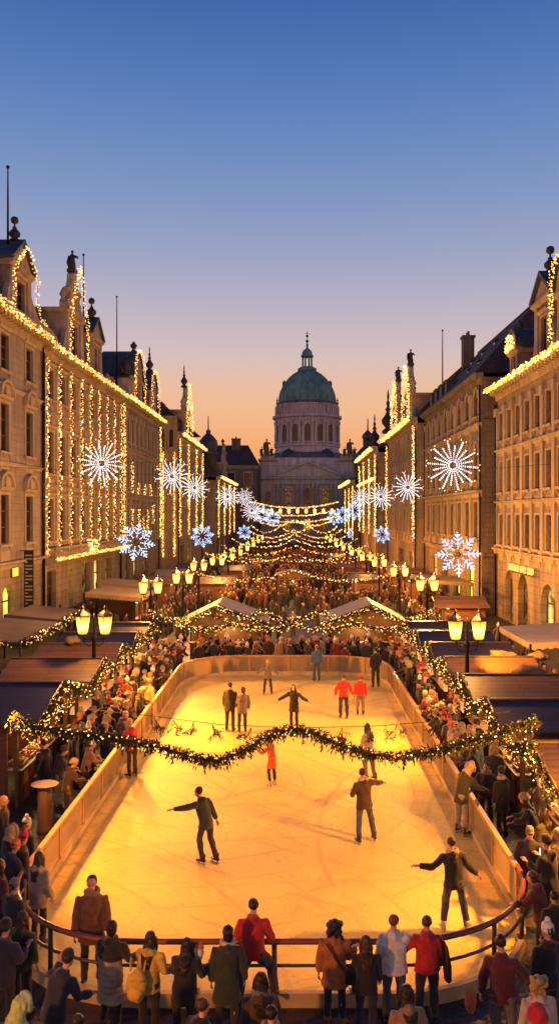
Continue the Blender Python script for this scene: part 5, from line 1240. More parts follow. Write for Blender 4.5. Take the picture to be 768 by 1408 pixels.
def hat_mesh(p,kind):
    b=MB(); rm=Matrix((p.hr,p.hf,p.hu)).transposed()
    def ring(pr,mi=0,n=18,dy=-.012):
        vs=[];fs=[]
        for r,z in pr:
            for i in range(n): a=2*pi*i/n; vs.append(H(p,r*.9*cos(a),dy+r*1.1*sin(a),z))
        for j in range(len(pr)-1):
            for i in range(n): fs.append((j*n+i,j*n+(i+1)%n,(j+1)*n+(i+1)%n,(j+1)*n+i))
        fs.append(tuple((len(pr)-1)*n+i for i in range(n))); b.add(vs,fs,mi,True)
    if kind in('beanie','pom'):
        ring([(.09,.005),(.098,.02),(.098,.06),(.09,.062),(.094,.09),(.086,.125),(.06,.155),(.02,.168)])
        if kind=='pom':
            rng=random.Random(2); b.ball(H(p,0,-.012,.195),.048,10,8,0)
    if kind=='fur':
        ring([(.085,-.0),(.125,.01),(.135,.05),(.125,.09),(.1,.1),(.09,.13),(.06,.155),(.02,.165)])
        for i in range(len(b.v)): v=V(b.v[i]); b.v[i]=tuple(v+(v-p.head)*noise.noise(v*30)*.12)
    if kind=='hood':
        m=MB(); m.ball(H(p,0,-.035,.03),(.112,.115,.13),16,12,rot=rm); m.tube([H(p,0,-.05,-.03),p.neck-p.fw*.06],[.1,.12],12)
        m.tube([H(p,.10*cos(a),.055,.02+.125*sin(a)) for a in [(-.9+i*.2)*1.0 for i in range(25)]],.034,8,0)
        vs,fs=remesh(m,.018,1,.022,24.0,4); 
        b.add(vs,fs,0,True)
    return b
def scarf_mesh(p):
    b=MB(); c=p.neck+p.up*.03
    b.tube([c+p.rt*(.095*cos(a))+p.fw*(.092*sin(a))+V((0,0,.012*sin(2*a))) for a in [2*pi*i/14 for i in range(15)]],[.042]*15,8); return b

def cloth(name,col,var=.3,rough=.85,sc=9.0):
    m=mat(name,col,rough,0,var,sc,.5,60.0); 
    b=m.node_tree.nodes['Principled BSDF']; b.inputs['Sheen Weight'].default_value=.25; return m
CLO={'black':(.010,.009,.010),'charcoal':(.028,.025,.026),'navy':(.012,.016,.04),'dark brown':(.05,.026,.014),'brown':(.14,.065,.028),'olive':(.04,.04,.018),'tan':(.24,.15,.075),'cream':(.52,.44,.31),'dark red':(.16,.012,.012),'red':(.45,.015,.018),'grey':(.14,.125,.115),'burgundy':(.085,.012,.015),'orange brown':(.34,.11,.025),'beige':(.40,.31,.19),'dark green':(.022,.035,.022),'blue':(.05,.12,.30),'denim':(.05,.07,.11),'pale grey':(.32,.29,.26),'orange':(.60,.13,.02),'white':(.70,.66,.58),'yellow':(.55,.36,.06),'pale green':(.30,.42,.18)}
for k,c in CLO.items(): M['c_'+k]=cloth(k.replace(' ','_')+'_cloth',c)
M['skin']=mat('skin',(.50,.27,.18),.5,0,.12,8.0); M['eye']=mat('eye',(.02,.014,.01),.2); M['lip']=mat('lip',(.30,.09,.075),.5)
M['leather']=mat('shoe_leather',(.02,.014,.011),.45); M['steel']=mat('skate_steel',(.5,.5,.52),.25,.9); M['boot_tan']=mat('boot_tan',(.20,.10,.04),.6); M['skate_white']=mat('skate_white',(.55,.5,.42),.5)
HAIR={'dark hair':(.014,.008,.005),'brown hair':(.055,.026,.012),'blond hair':(.36,.21,.075),'grey hair':(.25,.23,.21),'reddish hair':(.12,.04,.014)}
for k,c in HAIR.items(): M['h_'+k]=mat(k.replace(' ','_'),c,.5,0,.45,14.0,.6,50.0,stretch=(1,1,.15))
FURS=mat('fur',(.42,.30,.17),.95,0,.4,30.0,.8,80.0); M['fur']=FURS

def setm(o,i,m):
    s=o.material_slots[i]; s.link='OBJECT'; s.material=M[m] if isinstance(m,str) else m
_pc={}
def person(key,p,loc,rz,label,coat='black',legs='charcoal',hair=('short','dark hair'),hat=None,scale=1.0,hem=.12,puff=1.0,flare=1.0,hood=True,scarf=None,skate=None,shoes='leather',group=None,vox=.024,quilt=0.0,waist=None,eyes=True,legw=1.0):
    """body is the thing; coat, trousers, shoes, hair and hat are its parts. key: meshes are shared between people of one key"""
    if hem>.2: flare=max(flare,1.16); legw=min(legw,.86)
    elif hem>.08: flare=max(flare,1.06); legw=min(legw,.95)
    if key not in _pc: _pc[key]={}
    c=_pc[key]
    def get(k,f,mats):
        if k not in c: c[k]=f().mesh(k[0] if isinstance(k,tuple) else k,mats)
        return c[k]
    o=bpy.data.objects.new('person',get('body',lambda:body_mesh(p,vox*.75,True,eyes),['skin','eye','lip'])); COL.objects.link(o)
    o.location=loc; o.rotation_euler.z=rz; o.scale=(scale,)*3; tag(o,label,'person',group)
    def part(nm,k,f,mats,ov):
        q=bpy.data.objects.new(nm,get(k,f,mats)); COL.objects.link(q); q.parent=o
        if ov: setm(q,0,ov)
        return q
    part('coat',('coat',hem,puff,flare,hood,quilt),lambda:coat_mesh(p,vox,hem,puff,hood,flare,len(key),True,quilt),['c_black'],'c_'+coat)
    part('trousers',('trousers',legw),lambda:trouser_mesh(p,vox,legw),['c_charcoal'],'c_'+legs)
    for i in (0,1): part('skate' if skate else 'shoe',('shoe',i,bool(skate)),lambda i=i:shoe(p,i,bool(skate)),['leather','steel'],skate or shoes)
    if hair: part('hair',('hair',hair[0]),lambda:hair_mesh(p,hair[0],.014,len(label)),['h_dark hair'],'h_'+hair[1])
    if hat: part('hood' if hat[0]=='hood' else 'hat',('hat',hat[0]),lambda:hat_mesh(p,hat[0]),['fur'],hat[1] if hat[1] in M else 'c_'+hat[1])
    if scarf: part('scarf','scarf',lambda:scarf_mesh(p),['c_cream'],'c_'+scarf)
    return o
def ice(px,py): 
    D=(CAMH-.05)*F/(py-HZ); x=at(px,D).x; return (x,D,.05+.05)
def gnd(px,D): return (at(px,D).x,D,0)
dn=[((-.22,.02,-1),(-.08,.22,-1)),((.22,.02,-1),(.08,.22,-1))]
# ---- skaters on the ice
SK='skaters on the ice'
person('s1',pose(.05,0,[((-.75,.1,-.75),(-.7,.1,-.6)),((.75,.1,-.7),(.75,.1,-.55))],[((-.14,.02,-1),(-.08,-.05,-1)),((.14,.02,-1),(.1,-.05,-1))]),ice(368,955),pi,'skater in drab coat and yellow hat with both arms out, near the far boards','grey','charcoal',('short','brown hair'),('beanie','yellow'),.86,.14,skate='leather',group=SK)
o=person('s2',pose(.04,0,dn),ice(435,937),.2,'skater in blue jacket with an orange bag behind, closest to the far boards','blue','denim',('short','brown hair'),('beanie','orange'),.98,.04,skate='leather',group=SK)
person('s3',pose(.02,0,[((-.15,.05,-1),(.1,.3,-1)),((.15,.05,-1),(-.1,.3,-1))]),ice(516,946),.3,'tall figure all in black standing on the ice by the far right corner','black','black',('short','dark hair'),None,1.06,.2,skate='leather',group=SK)
person('s4',pose(.03,0,[((-.45,.0,-1),(-.2,.2,-1)),((.5,-.1,-1),(.45,.1,-1))],[((-.06,.06,-1),(-.02,-.1,-1)),((.07,-.02,-1),(.03,-.08,-1))]),ice(472,988),.1,'skater in red jacket and dark trousers beside a smaller red-topped skater','red','navy',('short','dark hair'),None,.98,.08,skate='leather',group=SK)
person('s5',pose(.06,0,[((-.2,.0,-1),(-.1,.3,-1)),((.2,0,-1),(.1,.3,-1))]),ice(495,984),-.1,'smaller skater in red top and grey trousers beside the red-jacketed skater','red','grey',('short','dark hair'),('beanie','red'),.9,.06,skate='leather',group=SK)
person('s6',pose(.04,.0,dn),ice(316,1006),-.3,'taller of two skaters standing close together, in a dark coat','charcoal','charcoal',('short','dark hair'),None,1.02,.2,skate='leather',group=SK)
person('s7',pose(.06,.06,[((-.1,.3,-1),(-.2,.6,-.6)),((.2,.05,-1),(.0,.4,-1))]),ice(333,1008),.2,'shorter of two skaters standing close together, in a taupe coat','grey','navy',('bun','dark hair'),None,.95,.2,skate='leather',group=SK)
person('s8',pose(.08,0,[((-.8,.2,-.55),(-.85,.3,-.3)),((.8,.2,-.5),(.8,.2,-.55))]),ice(404,1003),pi-.3,'skater in black coat with arms spread, just above the fir garland','black','black',('long','dark hair'),None,.95,.26,skate='leather',group=SK,flare=1.15)
person('s9',pose(.12,-.06,[((-.5,.6,-.5),(.2,.8,.3)),((.3,.6,-.7),(.0,.9,.1))],[((-.1,.16,-1),(-.05,-.25,-1)),((.1,.02,-1),(.06,-.08,-1))]),ice(374,1081),1.0,'child skater in orange coat and red hat, below the middle of the garland','orange','charcoal',('short','brown hair'),('pom','red'),.80,.28,skate='skate_white',group=SK,flare=1.2)
person('s10',pose(.12,.05,[((-.3,.2,-1),(.1,.6,-.7)),((.3,.2,-1),(.2,.6,-.6))],[((-.16,.12,-1),(-.1,-.2,-1)),((.12,-.04,-1),(.06,-.2,-1))]),ice(507,1074),.9,'skater in pale top and grey trousers half hidden by the garland','pale grey','grey',('long','dark hair'),None,.98,.08,skate='leather',group=SK)
person('s11',pose(.26,-.06,[((-.7,.7,-.25),(-.75,.8,-.05)),((.35,-.4,-.85),(.3,-.15,-1))],[((-.02,.28,-1),(-.02,-.30,-1)),((.06,-.10,-1),(.04,-.42,-1))],yaw=.1),ice(283,1186),.9,'skater in dark green jacket gliding with one arm stretched forward','dark green','charcoal',('short','dark hair'),None,1.0,.12,skate='leather',group=SK,vox=.02)
person('s12',pose(.02,-.04,[((-.3,.2,-1),(.4,.8,.1)),((.9,.35,-.25),(.75,.5,-.22))],[((-.06,.04,-1),(-.03,-.06,-1)),((.26,.06,-1),(.16,-.06,-1))],yaw=-.4),ice(500,1159),.35,'skater in dark jacket, jeans and pale scarf with one arm raised','dark brown','denim',('short','dark hair'),None,1.03,.12,scarf='cream',skate='leather',group=SK,vox=.02)
person('s13',pose(.12,-.05,[((-.75,.0,-.65),(-.9,.15,.05)),((.55,.1,-.8),(.6,.25,-.6))],[((-.16,.16,-1),(-.12,-.16,-1)),((.20,.10,-1),(.14,-.18,-1))]),ice(624,1281),.05,'nearest skater, black jacket with pale hood and grey jeans, arms held out','black','denim',('short','dark hair'),None,1.02,.10,scarf='beige',skate='skate_white',group=SK,vox=.018)
person('s14',pose(.15,0,[((-.3,.3,-1),(-.6,.7,-.2)),((.2,.4,-.9),(-.2,.8,-.2))]),(-5.05,24.8,.1),.9,'skater in bright red jacket clinging to the left boards','red','charcoal',('short','blond hair'),('beanie','yellow'),.98,.10,skate='leather',group=SK)
person('s15',pose(.42,0,[((-.2,.6,-.8),(.1,.9,-.3)),((.2,.6,-.8),(.0,.9,-.25))],[((-.08,.12,-1),(-.03,-.02,-1)),((.08,.12,-1),(.03,-.02,-1))]),ice(637,1156)[:1]+(20.3,.1),-1.0,'skater in olive coat with fur hood leaning over the right boards','olive','pale grey',('short','brown hair'),('hood','fur'),1.02,.16,skate='leather',group=SK,vox=.02)
# ---- watchers at the front rail
FR='spectators along the front rail'
person('w1',pose(.02,0,[((-.12,.1,-1),(.0,.3,-1)),((.12,.1,-1),(.05,.4,-1))]),(-4.85,15.1,.1),-.55,'woman-length beige coat and long brown hair, standing inside the curved rail','beige','black',('long','brown hair'),None,.98,.22,1.0,1.05,skate='leather',vox=.02)
person('w2',pose(.03,0,[((-.2,.05,-1),(-.06,.3,-1)),((.2,.05,-1),(.1,.25,-1))]),(-3.5,13.78,.1),pi+.15,'bearded man in brown coat standing on the ice side of the rail, facing out','brown','charcoal',('short','dark hair'),None,1.07,.24,1.0,1.0,scarf='tan',vox=.018)
person('w3',pose(.05,0,[((-.1,.1,-1),(.0,.4,-1)),((.2,.4,-.9),(.3,.9,-.15))]),(-2.92,12.65,0),-.35,'person in black top over a long quilted beige skirt-coat at the front rail','beige','black',('bun','dark hair'),None,.99,.42,1.0,1.0,quilt=.014,vox=.016,group=None)
for o in bpy.data.objects:
    if o.parent is not None and o.name.startswith('coat') and (o.parent.get('label') or '').startswith('person in black top over'):
        me=o.data; me.materials.append(M['c_black'])
        for pl in me.polygons:
            if pl.center.z>1.17 or abs(pl.center.x)>.235: pl.material_index=1
person('w4',pose(.08,0,[((-.1,.3,-1),(.2,.7,-.5)),((.25,.2,-1),(.3,.8,-.2))]),(-2.28,12.45,0),-.3,'long-haired person in ochre coat carrying a yellow backpack at the front rail','yellow','black',('long','dark hair'),None,.95,.12,1.0,vox=.018)
person('w5',pose(.12,.05,[((-.2,.4,-.9),(.4,.8,-.2)),((.25,.35,-.9),(.2,.8,.2))]),(-1.72,12.3,0),-.2,'person in black coat holding a red-wrapped snack, between backpack and green coat','black','black',('long','dark hair'),None,.93,.2,vox=.02)
person('w6',pose(.04,.02,dn),(-1.06,12.5,0),.1,'hooded dark green coat with pale hood lining, left of the red-jacketed climber','dark green','charcoal',('bun','dark hair'),None,.99,.34,1.02,1.05,scarf='cream',vox=.018)
person('w7',pose(.22,0,[((-.3,.3,-1),(-.1,.8,-.7)),((.35,.3,-1),(.15,.8,-.7))],[((-.28,.1,-1),(-.05,-.05,-1)),((.5,.45,-.8),(.12,-.25,-1))]),(-.68,12.95,.16),0,'person in red jacket climbing up against the front rail with knees apart','red','charcoal',('short','dark hair'),None,1.0,.02,1.05,vox=.018,legw=1.15)
person('w8',pose(.02,0,[((-.22,.0,-1),(-.12,.15,-1)),((.15,.3,-1),(.3,.8,.1))]),(.64,12.75,0),-.15,'orange-brown coat with dark curly hair and cross-body strap at the front rail','orange brown','navy',('curly','dark hair'),None,.98,.24,1.02,1.05,shoes='boot_tan',vox=.018)
person('w9',pose(.05,0,[((-.12,.3,-1),(.1,.8,-.2)),((.15,.2,-1),(.1,.5,-.8))]),(1.12,12.5,0),.0,'short person in black jacket with very long light brown hair at the rail','black','navy',('long','brown hair'),None,.90,.12,vox=.018)
person('w10',pose(.03,0,[((-.2,.15,-1),(-.0,.6,-.8)),((.6,.35,-.5),(.95,.15,.12))]),(1.60,12.88,0),0,'white padded jacket and dark jeans, with one arm round a red-jacketed friend','white','denim',('short','reddish hair'),None,.98,.10,1.08,quilt=.006,vox=.018)
person('w11',pose(.03,0,[((-.5,.3,-.7),(-.6,.5,.2)),((.18,.1,-1),(.05,.4,-1))]),(2.13,12.85,0),.05,'red jacket with black shoulder bag at the front rail, beside the white jacket','red','charcoal',('short','brown hair'),None,.98,.06,1.05,vox=.018)
person('w12',pose(.22,-.06,[((-.3,.1,-1),(-.15,.2,-1)),((.5,.4,-.8),(.3,.7,-.6))]),(3.12,11.95,0),-.3,'man in maroon sweater leaning to the rail at the right-hand front curve','burgundy','grey',('short','dark hair'),None,1.04,.04,1.0,hood=False,vox=.018)
person('w13',pose(.05,0,dn),(-1.26,10.6,0),-.7,'short brown hair above a black jacket at the bottom edge, profile turned','black','black',('short','brown hair'),None,1.0,vox=.02)
person('w14',pose(.1,0,dn),(-.47,11.15,0),.1,'long dark hair and dark coat bending beside a red bag near the bottom edge','dark brown','black',('long','dark hair'),None,1.0,vox=.02,scarf='grey')
person('w15',pose(.05,0,dn),(-.33,10.45,0),-.5,'dark-haired head with fur collar, lowest in the middle of the bottom edge','black','black',('short','dark hair'),None,.99,vox=.02,scarf='tan')
person('w16',pose(.25,0,dn),(1.58,10.85,0),.2,'long dark hair bowed down below the white and red jackets','tan','black',('long','dark hair'),None,.98,vox=.02)
person('w17',pose(.05,0,dn),(3.43,11.2,0),.15,'curly blond hair over a cream coat in the lower right corner','cream','black',('curly','blond hair'),None,.97,vox=.02)
person('w18',pose(.05,0,dn),(3.2,10.4,0),.1,'red knitted hood in the lower right corner, in front of the blond curls','red','black',None,('hood','red'),.98,vox=.02)
person('w19',pose(.35,.1,[((-.3,.5,-.6),(-.1,.6,.8)),((.2,.3,-.9),(.3,.8,-.2))]),(-3.55,11.7,0),-.4,'stooping person in navy jacket and dark cap with one hand raised, lower left','navy','charcoal',('short','dark hair'),('beanie','black'),.98,vox=.02)
person('w20',pose(.15,0,dn),(-3.75,10.65,0),-.6,'pale green hooded jacket at the bottom left corner','pale green','black',None,('hood','pale green'),.97,vox=.02)
person('w21',pose(.1,0,dn),(-2.85,10.35,0),-.2,'tan jacket and dark hair at the bottom edge beside the pale green hood','tan','black',('short','dark hair'),None,.95,vox=.02)
# bags and things in hands (things of their own)
q=MB(); x,y,z=-2.42,12.22,.98; q.ball((x,y,z),(.16,.11,.25),20,14); q.ball((x-.01,y-.09,z-.08),(.12,.06,.11),14,10); q.tube([(x-.13,y-.06,z+.1),(x,y-.12,z+.13),(x+.13,y-.06,z+.1)],.012,5)
q.v=[tuple(V((x,y,z))+(V(v)-V((x,y,z)))*(1+noise.noise(V(v)*9)*.18)) for v in q.v]
for s in (-1,1): q.tube([(x+s*.1,y+.02,z+.2),(x+s*.12,y+.15,z+.34),(x+s*.1,y+.26,z+.2)],.018,5)
q.thing('backpack','c_yellow','bulging yellow backpack worn on the back of the ochre coat','backpack',(x,y,z-.25))
q=MB(); x,y,z=2.42,12.78,.86; q.tube([(x-.03,y,z+.5),(x,y,z+.38),(x+.02,y,z+.1),(x+.03,y,z-.1)],[(.03,.015),(.09,.04),(.13,.07),(.14,.06)],12,side=(0,1,0)); q.tube([(x-.06,y-.03,z+.48),(x-.14,y-.02,z+.62),(x-.12,y+.06,z+.55)],.014,5)
q.thing('shoulder_bag','leather','slouchy black shoulder bag hanging from the red jacket at the rail','bag',(x,y,z-.1))
q=MB(); q.tube([(.50,12.60,1.42),(.64,12.575,1.2),(.80,12.60,.98),(.84,12.72,.93)],[(.02,.006)]*4,6); q.box(.8,1.0,12.66,12.76,.72,.95)
q.thing('shoulder_bag','c_dark brown','cross-body strap and small brown bag on the orange-brown coat','bag',(.9,12.7,.72))
q=MB(); q.box(-.75,-.45,11.6,11.85,.55,1.0); q.tube([(-.7,11.72,1.0),(-.6,11.72,1.12),(-.5,11.72,1.0)],.012,5)
q.thing('carrier_bag','c_red','red carrier bag standing under the red-jacketed climber','bag',(-.6,11.7,.5))
q=MB(); q.lathe([(.02,0),(.05,.12),(.08,.22),(.06,.3)],8,(-1.50,12.5,1.12)); q.ball((-1.49,12.5,1.42),(.07,.06,.07),8,6,1); q.thing('snack_cone',['c_white','c_orange'],'red and white wrapped snack held up by the person in black','snack',(-1.5,12.5,1.12))
q=MB(); q.ball((2.62,11.9,.95),(.09,.1,.2),10,8); q.thing('jacket','c_orange','orange jacket carried under the arm of the maroon sweater','clothing',(2.62,11.9,.75))

# ---- crowd of individuals
ST=pose(.03); LE=pose(.28,0,[((-.15,.5,-.9),(.15,.9,-.25)),((.15,.5,-.9),(-.1,.9,-.2))]); PK=pose(.02,0,[((-.3,.05,-1),(.25,.35,-.9)),((.3,.05,-1),(-.25,.35,-.9))]); UP=pose(.04,0,[((-.2,.3,-.9),(.1,.8,.4)),((.2,.3,-.9),(-.1,.8,.4))],nod=.1); TWI=pose(.05,.05,None,None,.6)
CR=pose(.0,.03,[((-.25,.25,-1),(.75,.55,.1)),((.25,.25,-1),(-.75,.55,.05))],None,-.4); PH=pose(-.02,0,[((-.1,.75,-.4),(.2,.5,.9)),((.1,.75,-.4),(-.2,.5,.9))]); WV=pose(.06,-.05,[((-.25,.1,-1),(-.1,.3,-1)),((.6,.4,.1),(.4,.5,.7))],[((-.08,.1,-1),(-.02,-.12,-1)),((.1,-.05,-1),(.05,-.1,-1))],-.3)
POSES=[('c_cr',CR),('c_ph',PH),('c_wv',WV),('c_le',LE),('c_tw',TWI),('c_st',ST),('c_le',LE),('c_pk',PK),('c_up',UP),("c_tw",TWI)]
COATS=['black','charcoal','navy','dark brown','olive','black','charcoal','dark brown','black','dark brown','navy','tan','dark red','grey','burgundy','black','charcoal','dark green','black','beige']
HATS=[None,None,None,('pom','white'),('beanie','grey'),('beanie','black'),('fur','fur'),('pom','red'),('hood','fur'),('beanie','cream'),('beanie','orange')]
HN={('pom','white'):'white bobble hat',('beanie','grey'):'grey beanie',('beanie','black'):'black beanie',('fur','fur'):'fur hat',('pom','red'):'red bobble hat',('hood','fur'):'fur hood',('beanie','cream'):'cream beanie',('beanie','orange'):'orange beanie'}
rc=random.Random(42)
def crowd_person(x,y,rz,tail,grp,vox=.034,sc=None,force=None):
    k,p=rc.choice(POSES) if force is None else force; coat=rc.choice(COATS); hat=rc.choice(HATS); hk=rc.choice(['short','short','long','bun']); hc=rc.choice(list(HAIR))
    sc=sc or rc.uniform(.88,1.04); hem=rc.choice((.1,.22,.34))
    head=HN[hat] if hat else ('long ' if hk=='long' else 'short ')+hc
    return person(k,p,(x,y,0),rz,f'{coat} coat and {head}, {tail}',coat,rc.choice(['black','charcoal','denim','black','grey']),('short' if hat else hk,hc),hat,sc,hem,1.05,1.0,True,rc.choice([None,None,None,'cream','dark red','grey']),group=grp,vox=vox)
# explicit ones close to the camera
def named(px,D,rz,key,label,coat,legs,hair,hat,sc=1.0,hem=.15,scarf=None,**kw):
    k,p=dict(st=('c_st',ST),le=('c_le',LE),pk=('c_pk',PK),up=('c_up',UP),tw=("c_tw",TWI))[key]; return person(k,p,gnd(px,D),rz,label,coat,legs,hair,hat,sc,hem,1.05,scarf=scarf,vox=.034,**kw)
named(35,17.1,-.7,'st','navy coat and cream bobble hat just outside the left front curve','navy','black',('short','dark hair'),('pom','cream'),.95)
named(8,15.9,-.8,'le','orange beanie and navy jacket at the left edge by the curved rail','navy','black',('short','brown hair'),('beanie','orange'),.95)
named(14,16.6,-.6,'st','dark jacket and fur collar behind the navy coat at the left edge','charcoal','black',('short','brown hair'),('hood','fur'),.97)
named(-2,14.9,-.8,'pk','purple-dark coat at the extreme left edge outside the rail','burgundy','black',('long','dark hair'),None,1.0)
named(78,22.3,-1.2,'le','brown beanie and black coat leaning on the left boards by the standing table','black','grey',('short','brown hair'),('beanie','dark brown'),.98)
named(92,21.6,-1.0,'le','fur-hatted person in brown leaning on the left boards, nearest the camera','dark brown','tan',('short','brown hair'),('fur','fur'),.9)
named(101,24.0,-1.3,'tw','blond fur hood and dark coat behind the leaning pair at the left boards','charcoal','black',('long','blond hair'),('hood','fur'),1.04)
named(61,22.6,1.2,'pk','broad back in black coat facing the first hut on the left','black','black',('short','dark hair'),None,1.04)
named(668,20.9,2.7,'pk','dark coat with fur collar, left of three talking behind the right boards','charcoal','black',('short','dark hair'),None,.98,scarf='tan')
named(690,20.4,.6,'st','black coat with cream scarf, right of three talking behind the right boards','black','black',('short','dark hair'),('beanie','black'),.98,.3,'cream')
named(678,22.2,3.0,'up','big fur hood facing the camera between the talkers at the right boards','olive','black',('short','brown hair'),('hood','fur'),1.02)
named(733,18.6,1.3,'le','dark jacket and fur hat, turned to the rink by the first hut on the right','charcoal','black',('long','brown hair'),('fur','fur'),.97)
named(728,16.5,pi-.4,'pk','navy jacket and grey beanie facing the camera outside the right boards','navy','charcoal',('short','grey hair'),('beanie','grey'),.99)
named(754,15.7,.7,'up','large man in black with black beanie at the right edge, holding a phone','black','black',('short','dark hair'),('beanie','black'),1.06,.2)
named(768,16.4,.9,'st','grey-haired person at the extreme right edge behind the large man','charcoal','black',('short','grey hair'),None,1.0)
named(762,14.0,.2,'st','person in black coat at the extreme right edge below the large man','black','black',('short','dark hair'),None,.9)
q=MB(); q.box(-.004,.004,-.04,.04,-.08,.08,0); q.box(-.0065,-.0045,-.035,.035,-.07,.07,1); 
px=at(742,15.95); q.v=[(px.x+a,px.y+b,1.45+c) for a,b,c in q.v]; q.thing('phone',['leather','phone_screen'] if 'phone_screen' in M else ['leather',M.setdefault('phone_screen',emis('phone_screen',(.8,.9,1.0),2.0))],'lit phone held by the large man in black at the right edge','phone',(px.x,px.y,1.37))

for px,D,rz,key,lb,ct,hr,ht in ((28,16.2,-.9,'tw','dark brown coat and red bobble hat, second row outside the left front curve','dark brown',('short','dark hair'),('pom','red')),
    (4,18.6,-1.0,'st','black coat and blond hair at the left edge below the first hut counter','black',('long','blond hair'),None),
    (18,14.2,-.6,'pk','charcoal coat and grey beanie low at the left edge by the curved rail','charcoal',('short','dark hair'),('beanie','grey')),
    (30,13.1,-.4,'st','dark green coat and long brown hair low at the left edge','dark green',('long','brown hair'),None),
    (5,12.6,-.3,'up','navy coat and black beanie at the lowest left edge','navy',('short','dark hair'),('beanie','black')),
    (742,19.6,2.6,'pk','dark brown coat and cream beanie beside the first hut on the right','dark brown',('short','brown hair'),('beanie','cream')),
    (748,17.4,.8,'st','olive coat and long dark hair behind the grey beanie at the right edge','olive',('long','dark hair'),None),
    (745,14.6,.9,'le','burgundy coat and brown hair at the right edge near the curved rail','burgundy',('bun','brown hair'),None),
    (752,12.6,.3,'tw','black coat and white bobble hat low at the right edge','black',('short','dark hair'),('pom','white')),
    (118,23.2,-1.2,'le','tan coat and white bobble hat leaning on the left boards','tan',('short','dark hair'),('pom','white')),
    (655,22.9,1.3,'le','dark coat and orange beanie leaning on the right boards','charcoal',('short','dark hair'),('beanie','orange'))):
    named(px,D,rz,key,lb,ct,'black',hr,ht,rc.uniform(.93,1.03))
def rowfill(x0,x1,y0,y1,n,md,face,tailf,grp,vox=.034):
    pts=[]; tries=0
    while len(pts)<n and tries<20000:
        tries+=1; x=rc.uniform(x0,x1); y=rc.uniform(y0,y1)
        if all((x-a)**2+((y-b)*.8)**2>md*md for a,b in pts): pts.append((x,y))
    pts.sort(key=lambda t:t[1])
    for i,(x,y) in enumerate(pts): crowd_person(x,y,face(x,y),tailf(i+1),grp,vox)
toR=lambda x,y: math.atan2(-(-.5-x),(min(max(y,20),38)-y)+3)+rc.uniform(-.9,.9)
rowfill(-7.3,-5.75,25.0,42.5,66,.36,toR,lambda i:f'{ordinal(i)} from the front along the left boards','crowd along the left boards')
rowfill(4.75,5.85,22.8,42.5,56,.34,toR,lambda i:f'{ordinal(i)} from the front along the right boards','crowd along the right boards')
rowfill(-5.4,4.6,40.95,43.3,52,.38,lambda x,y: pi+rc.uniform(-1.2,1.2) if rc.random()<.75 else rc.uniform(-.8,.8),lambda i:f'{ordinal(i)} outward from the far boards','crowd behind the far boards')
# farther down the street: too small to show parts, one mesh each
def far_person_meshes():
    out=[]
    for kd in range(6):
        m=MB(); r_=random.Random(kd); w_=r_.uniform(.9,1.15)
        m.tube([(-.09,0,0),(-.09,.02,.45),(-.06,0,.85)],[.06,.07,.09],6,1); m.tube([(.09,.05,0),(.09,.02,.45),(.06,0,.85)],[.06,.07,.09],6,1)
        m.tube([(0,0,.62),(0,0,.95),(0,.01,1.2),(0,.01,1.4),(0,.01,1.5)],[(.21*w_,.16),(.19*w_,.14),(.2*w_,.15),(.2*w_,.12),(.07,.07)],8,0,side=(1,0,0))
        for s in (-1,1): m.tube([(s*.2,0,1.4),(s*.27,.03,1.13),(s*.22,.18 if kd%2 else .08,.9 if kd%2==0 else 1.05)],[.075,.07,.055],6,0)
        m.ball((0,.02,1.6),(.085,.1,.115),8,6,2); m.ball((0,-.01,1.65),(.095,.105,.1),8,6,3)
        if kd in (1,4): m.ball((0,-.01,1.77),.05,6,5,3)
        out.append(m)
    return out
FM=far_person_meshes(); FMe=[m.mesh('person',['c_black','c_charcoal','skin','h_dark hair']) for m in FM]
HM=['h_dark hair','h_brown hair','h_dark hair','h_brown hair','c_white','h_dark hair','c_grey','h_blond hair','fur','c_black','c_black']
HMN={'h_dark hair':'dark hair','h_brown hair':'brown hair','c_white':'white hat','c_red':'red hat','c_grey':'grey hat','h_blond hair':'blond hair','fur':'fur hat','c_black':'black hat'}
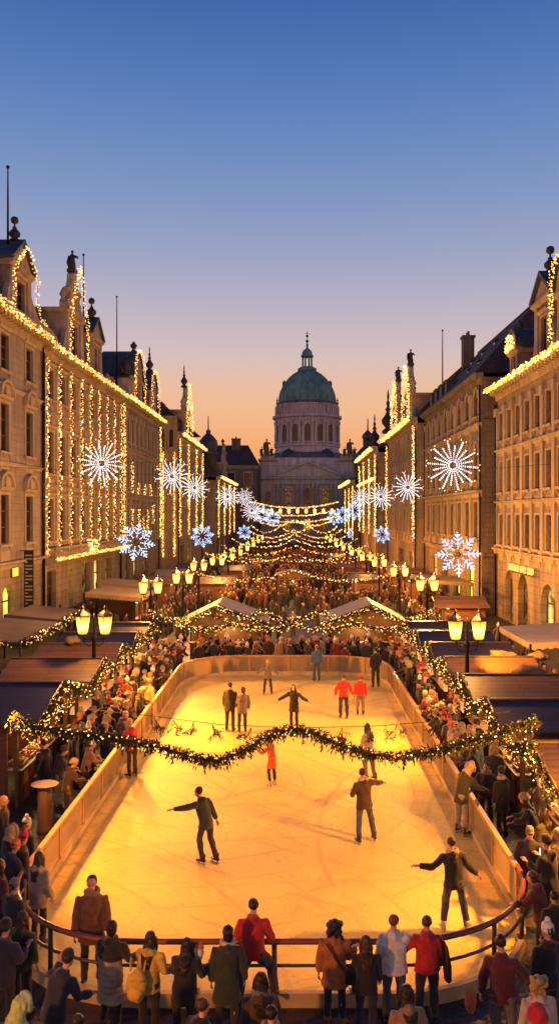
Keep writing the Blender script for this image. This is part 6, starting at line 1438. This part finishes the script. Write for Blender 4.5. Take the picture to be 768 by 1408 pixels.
def far_fill(n,x0,x1,y0,y1,md,tail,grp):
    pts=[];tries=0
    while len(pts)<n and tries<30000:
        tries+=1; x=rc.uniform(x0,x1); y=y0+(y1-y0)*rc.random()**1.15
        if abs(x)>3.0-.9 and abs(x)<6.2 and 43.8<y<48.3: continue
        if all((x-a)**2+(y-b)**2>md*md for a,b in pts): pts.append((x,y))
    pts.sort(key=lambda t:t[1])
    for i,(x,y) in enumerate(pts):
        o=bpy.data.objects.new('person',FMe[rc.randrange(6)]); COL.objects.link(o); o.location=(x,y,0); o.rotation_euler.z=rc.uniform(0,6.28); s=rc.uniform(.92,1.06); o.scale=(s,s,s)
        c=rc.choice(COATS); h=rc.choice(HM); setm(o,0,'c_'+c); setm(o,3,h); tag(o,f'{c} coat and {HMN[h]}, {ordinal(i+1)} from the front {tail}','person',grp)
far_fill(18,-13,-10.6,34,50,.6,'in the lane behind left huts','crowd in the lane behind the left huts')
far_fill(14,9.6,13,32,50,.6,'in the lane behind right huts','crowd in the lane behind the right huts')
far_fill(50,-9,9,49,66,.62,'in the street beyond the huts','crowd in the street beyond the huts')
# the rest reads as one mass
m=MB(); rs2=random.Random(9); 
for i in range(2100):
    y=52+138*rs2.random()**1.3; 
    wd=(16.5 if rs2.random()<.5 else 9.5) if y<100 else 12 if y<130 else 9; x=rs2.uniform(-wd,min(wd,13.5))
    if y<66 and abs(x)<8.5: continue
    b=FM[rs2.randrange(6)]; a=rs2.uniform(0,6.28); s=rs2.uniform(.92,1.06); ca,sa=cos(a)*s,sin(a)*s
    cm=rs2.choice((0,0,0,0,1,2,3)); hm=rs2.choice((6,6,6,6,7))
    o=len(m.v); m.v+=[(x+vx*ca-vy*sa,y+vx*sa+vy*ca,vz*s) for vx,vy,vz in b.v]; m.f+=[tuple(j+o for j in f) for f in b.f]
    m.m+=[cm if k==0 else 1 if k==1 else 5 if k==2 else hm for k in b.m]; m.s+=b.s
o=m.build('crowd',['c_black','c_charcoal','c_dark brown','c_burgundy','c_tan','skin','h_dark hair','c_grey','c_red']); tag(o,'dense dark crowd filling the far part of the street','crowd',None,'stuff')
SC.render.engine='CYCLES'
SC.view_settings.view_transform='Standard'; SC.view_settings.look='None'; SC.view_settings.exposure=0
SC.cycles.use_denoising=True; SC.cycles.max_bounces=5; SC.cycles.diffuse_bounces=3; SC.cycles.glossy_bounces=3; SC.cycles.transparent_max_bounces=12
SC.cycles.sample_clamp_indirect=4; SC.cycles.sample_clamp_direct=0; SC.cycles.use_light_tree=True
SC.cycles.caustics_reflective=False; SC.cycles.caustics_refractive=False
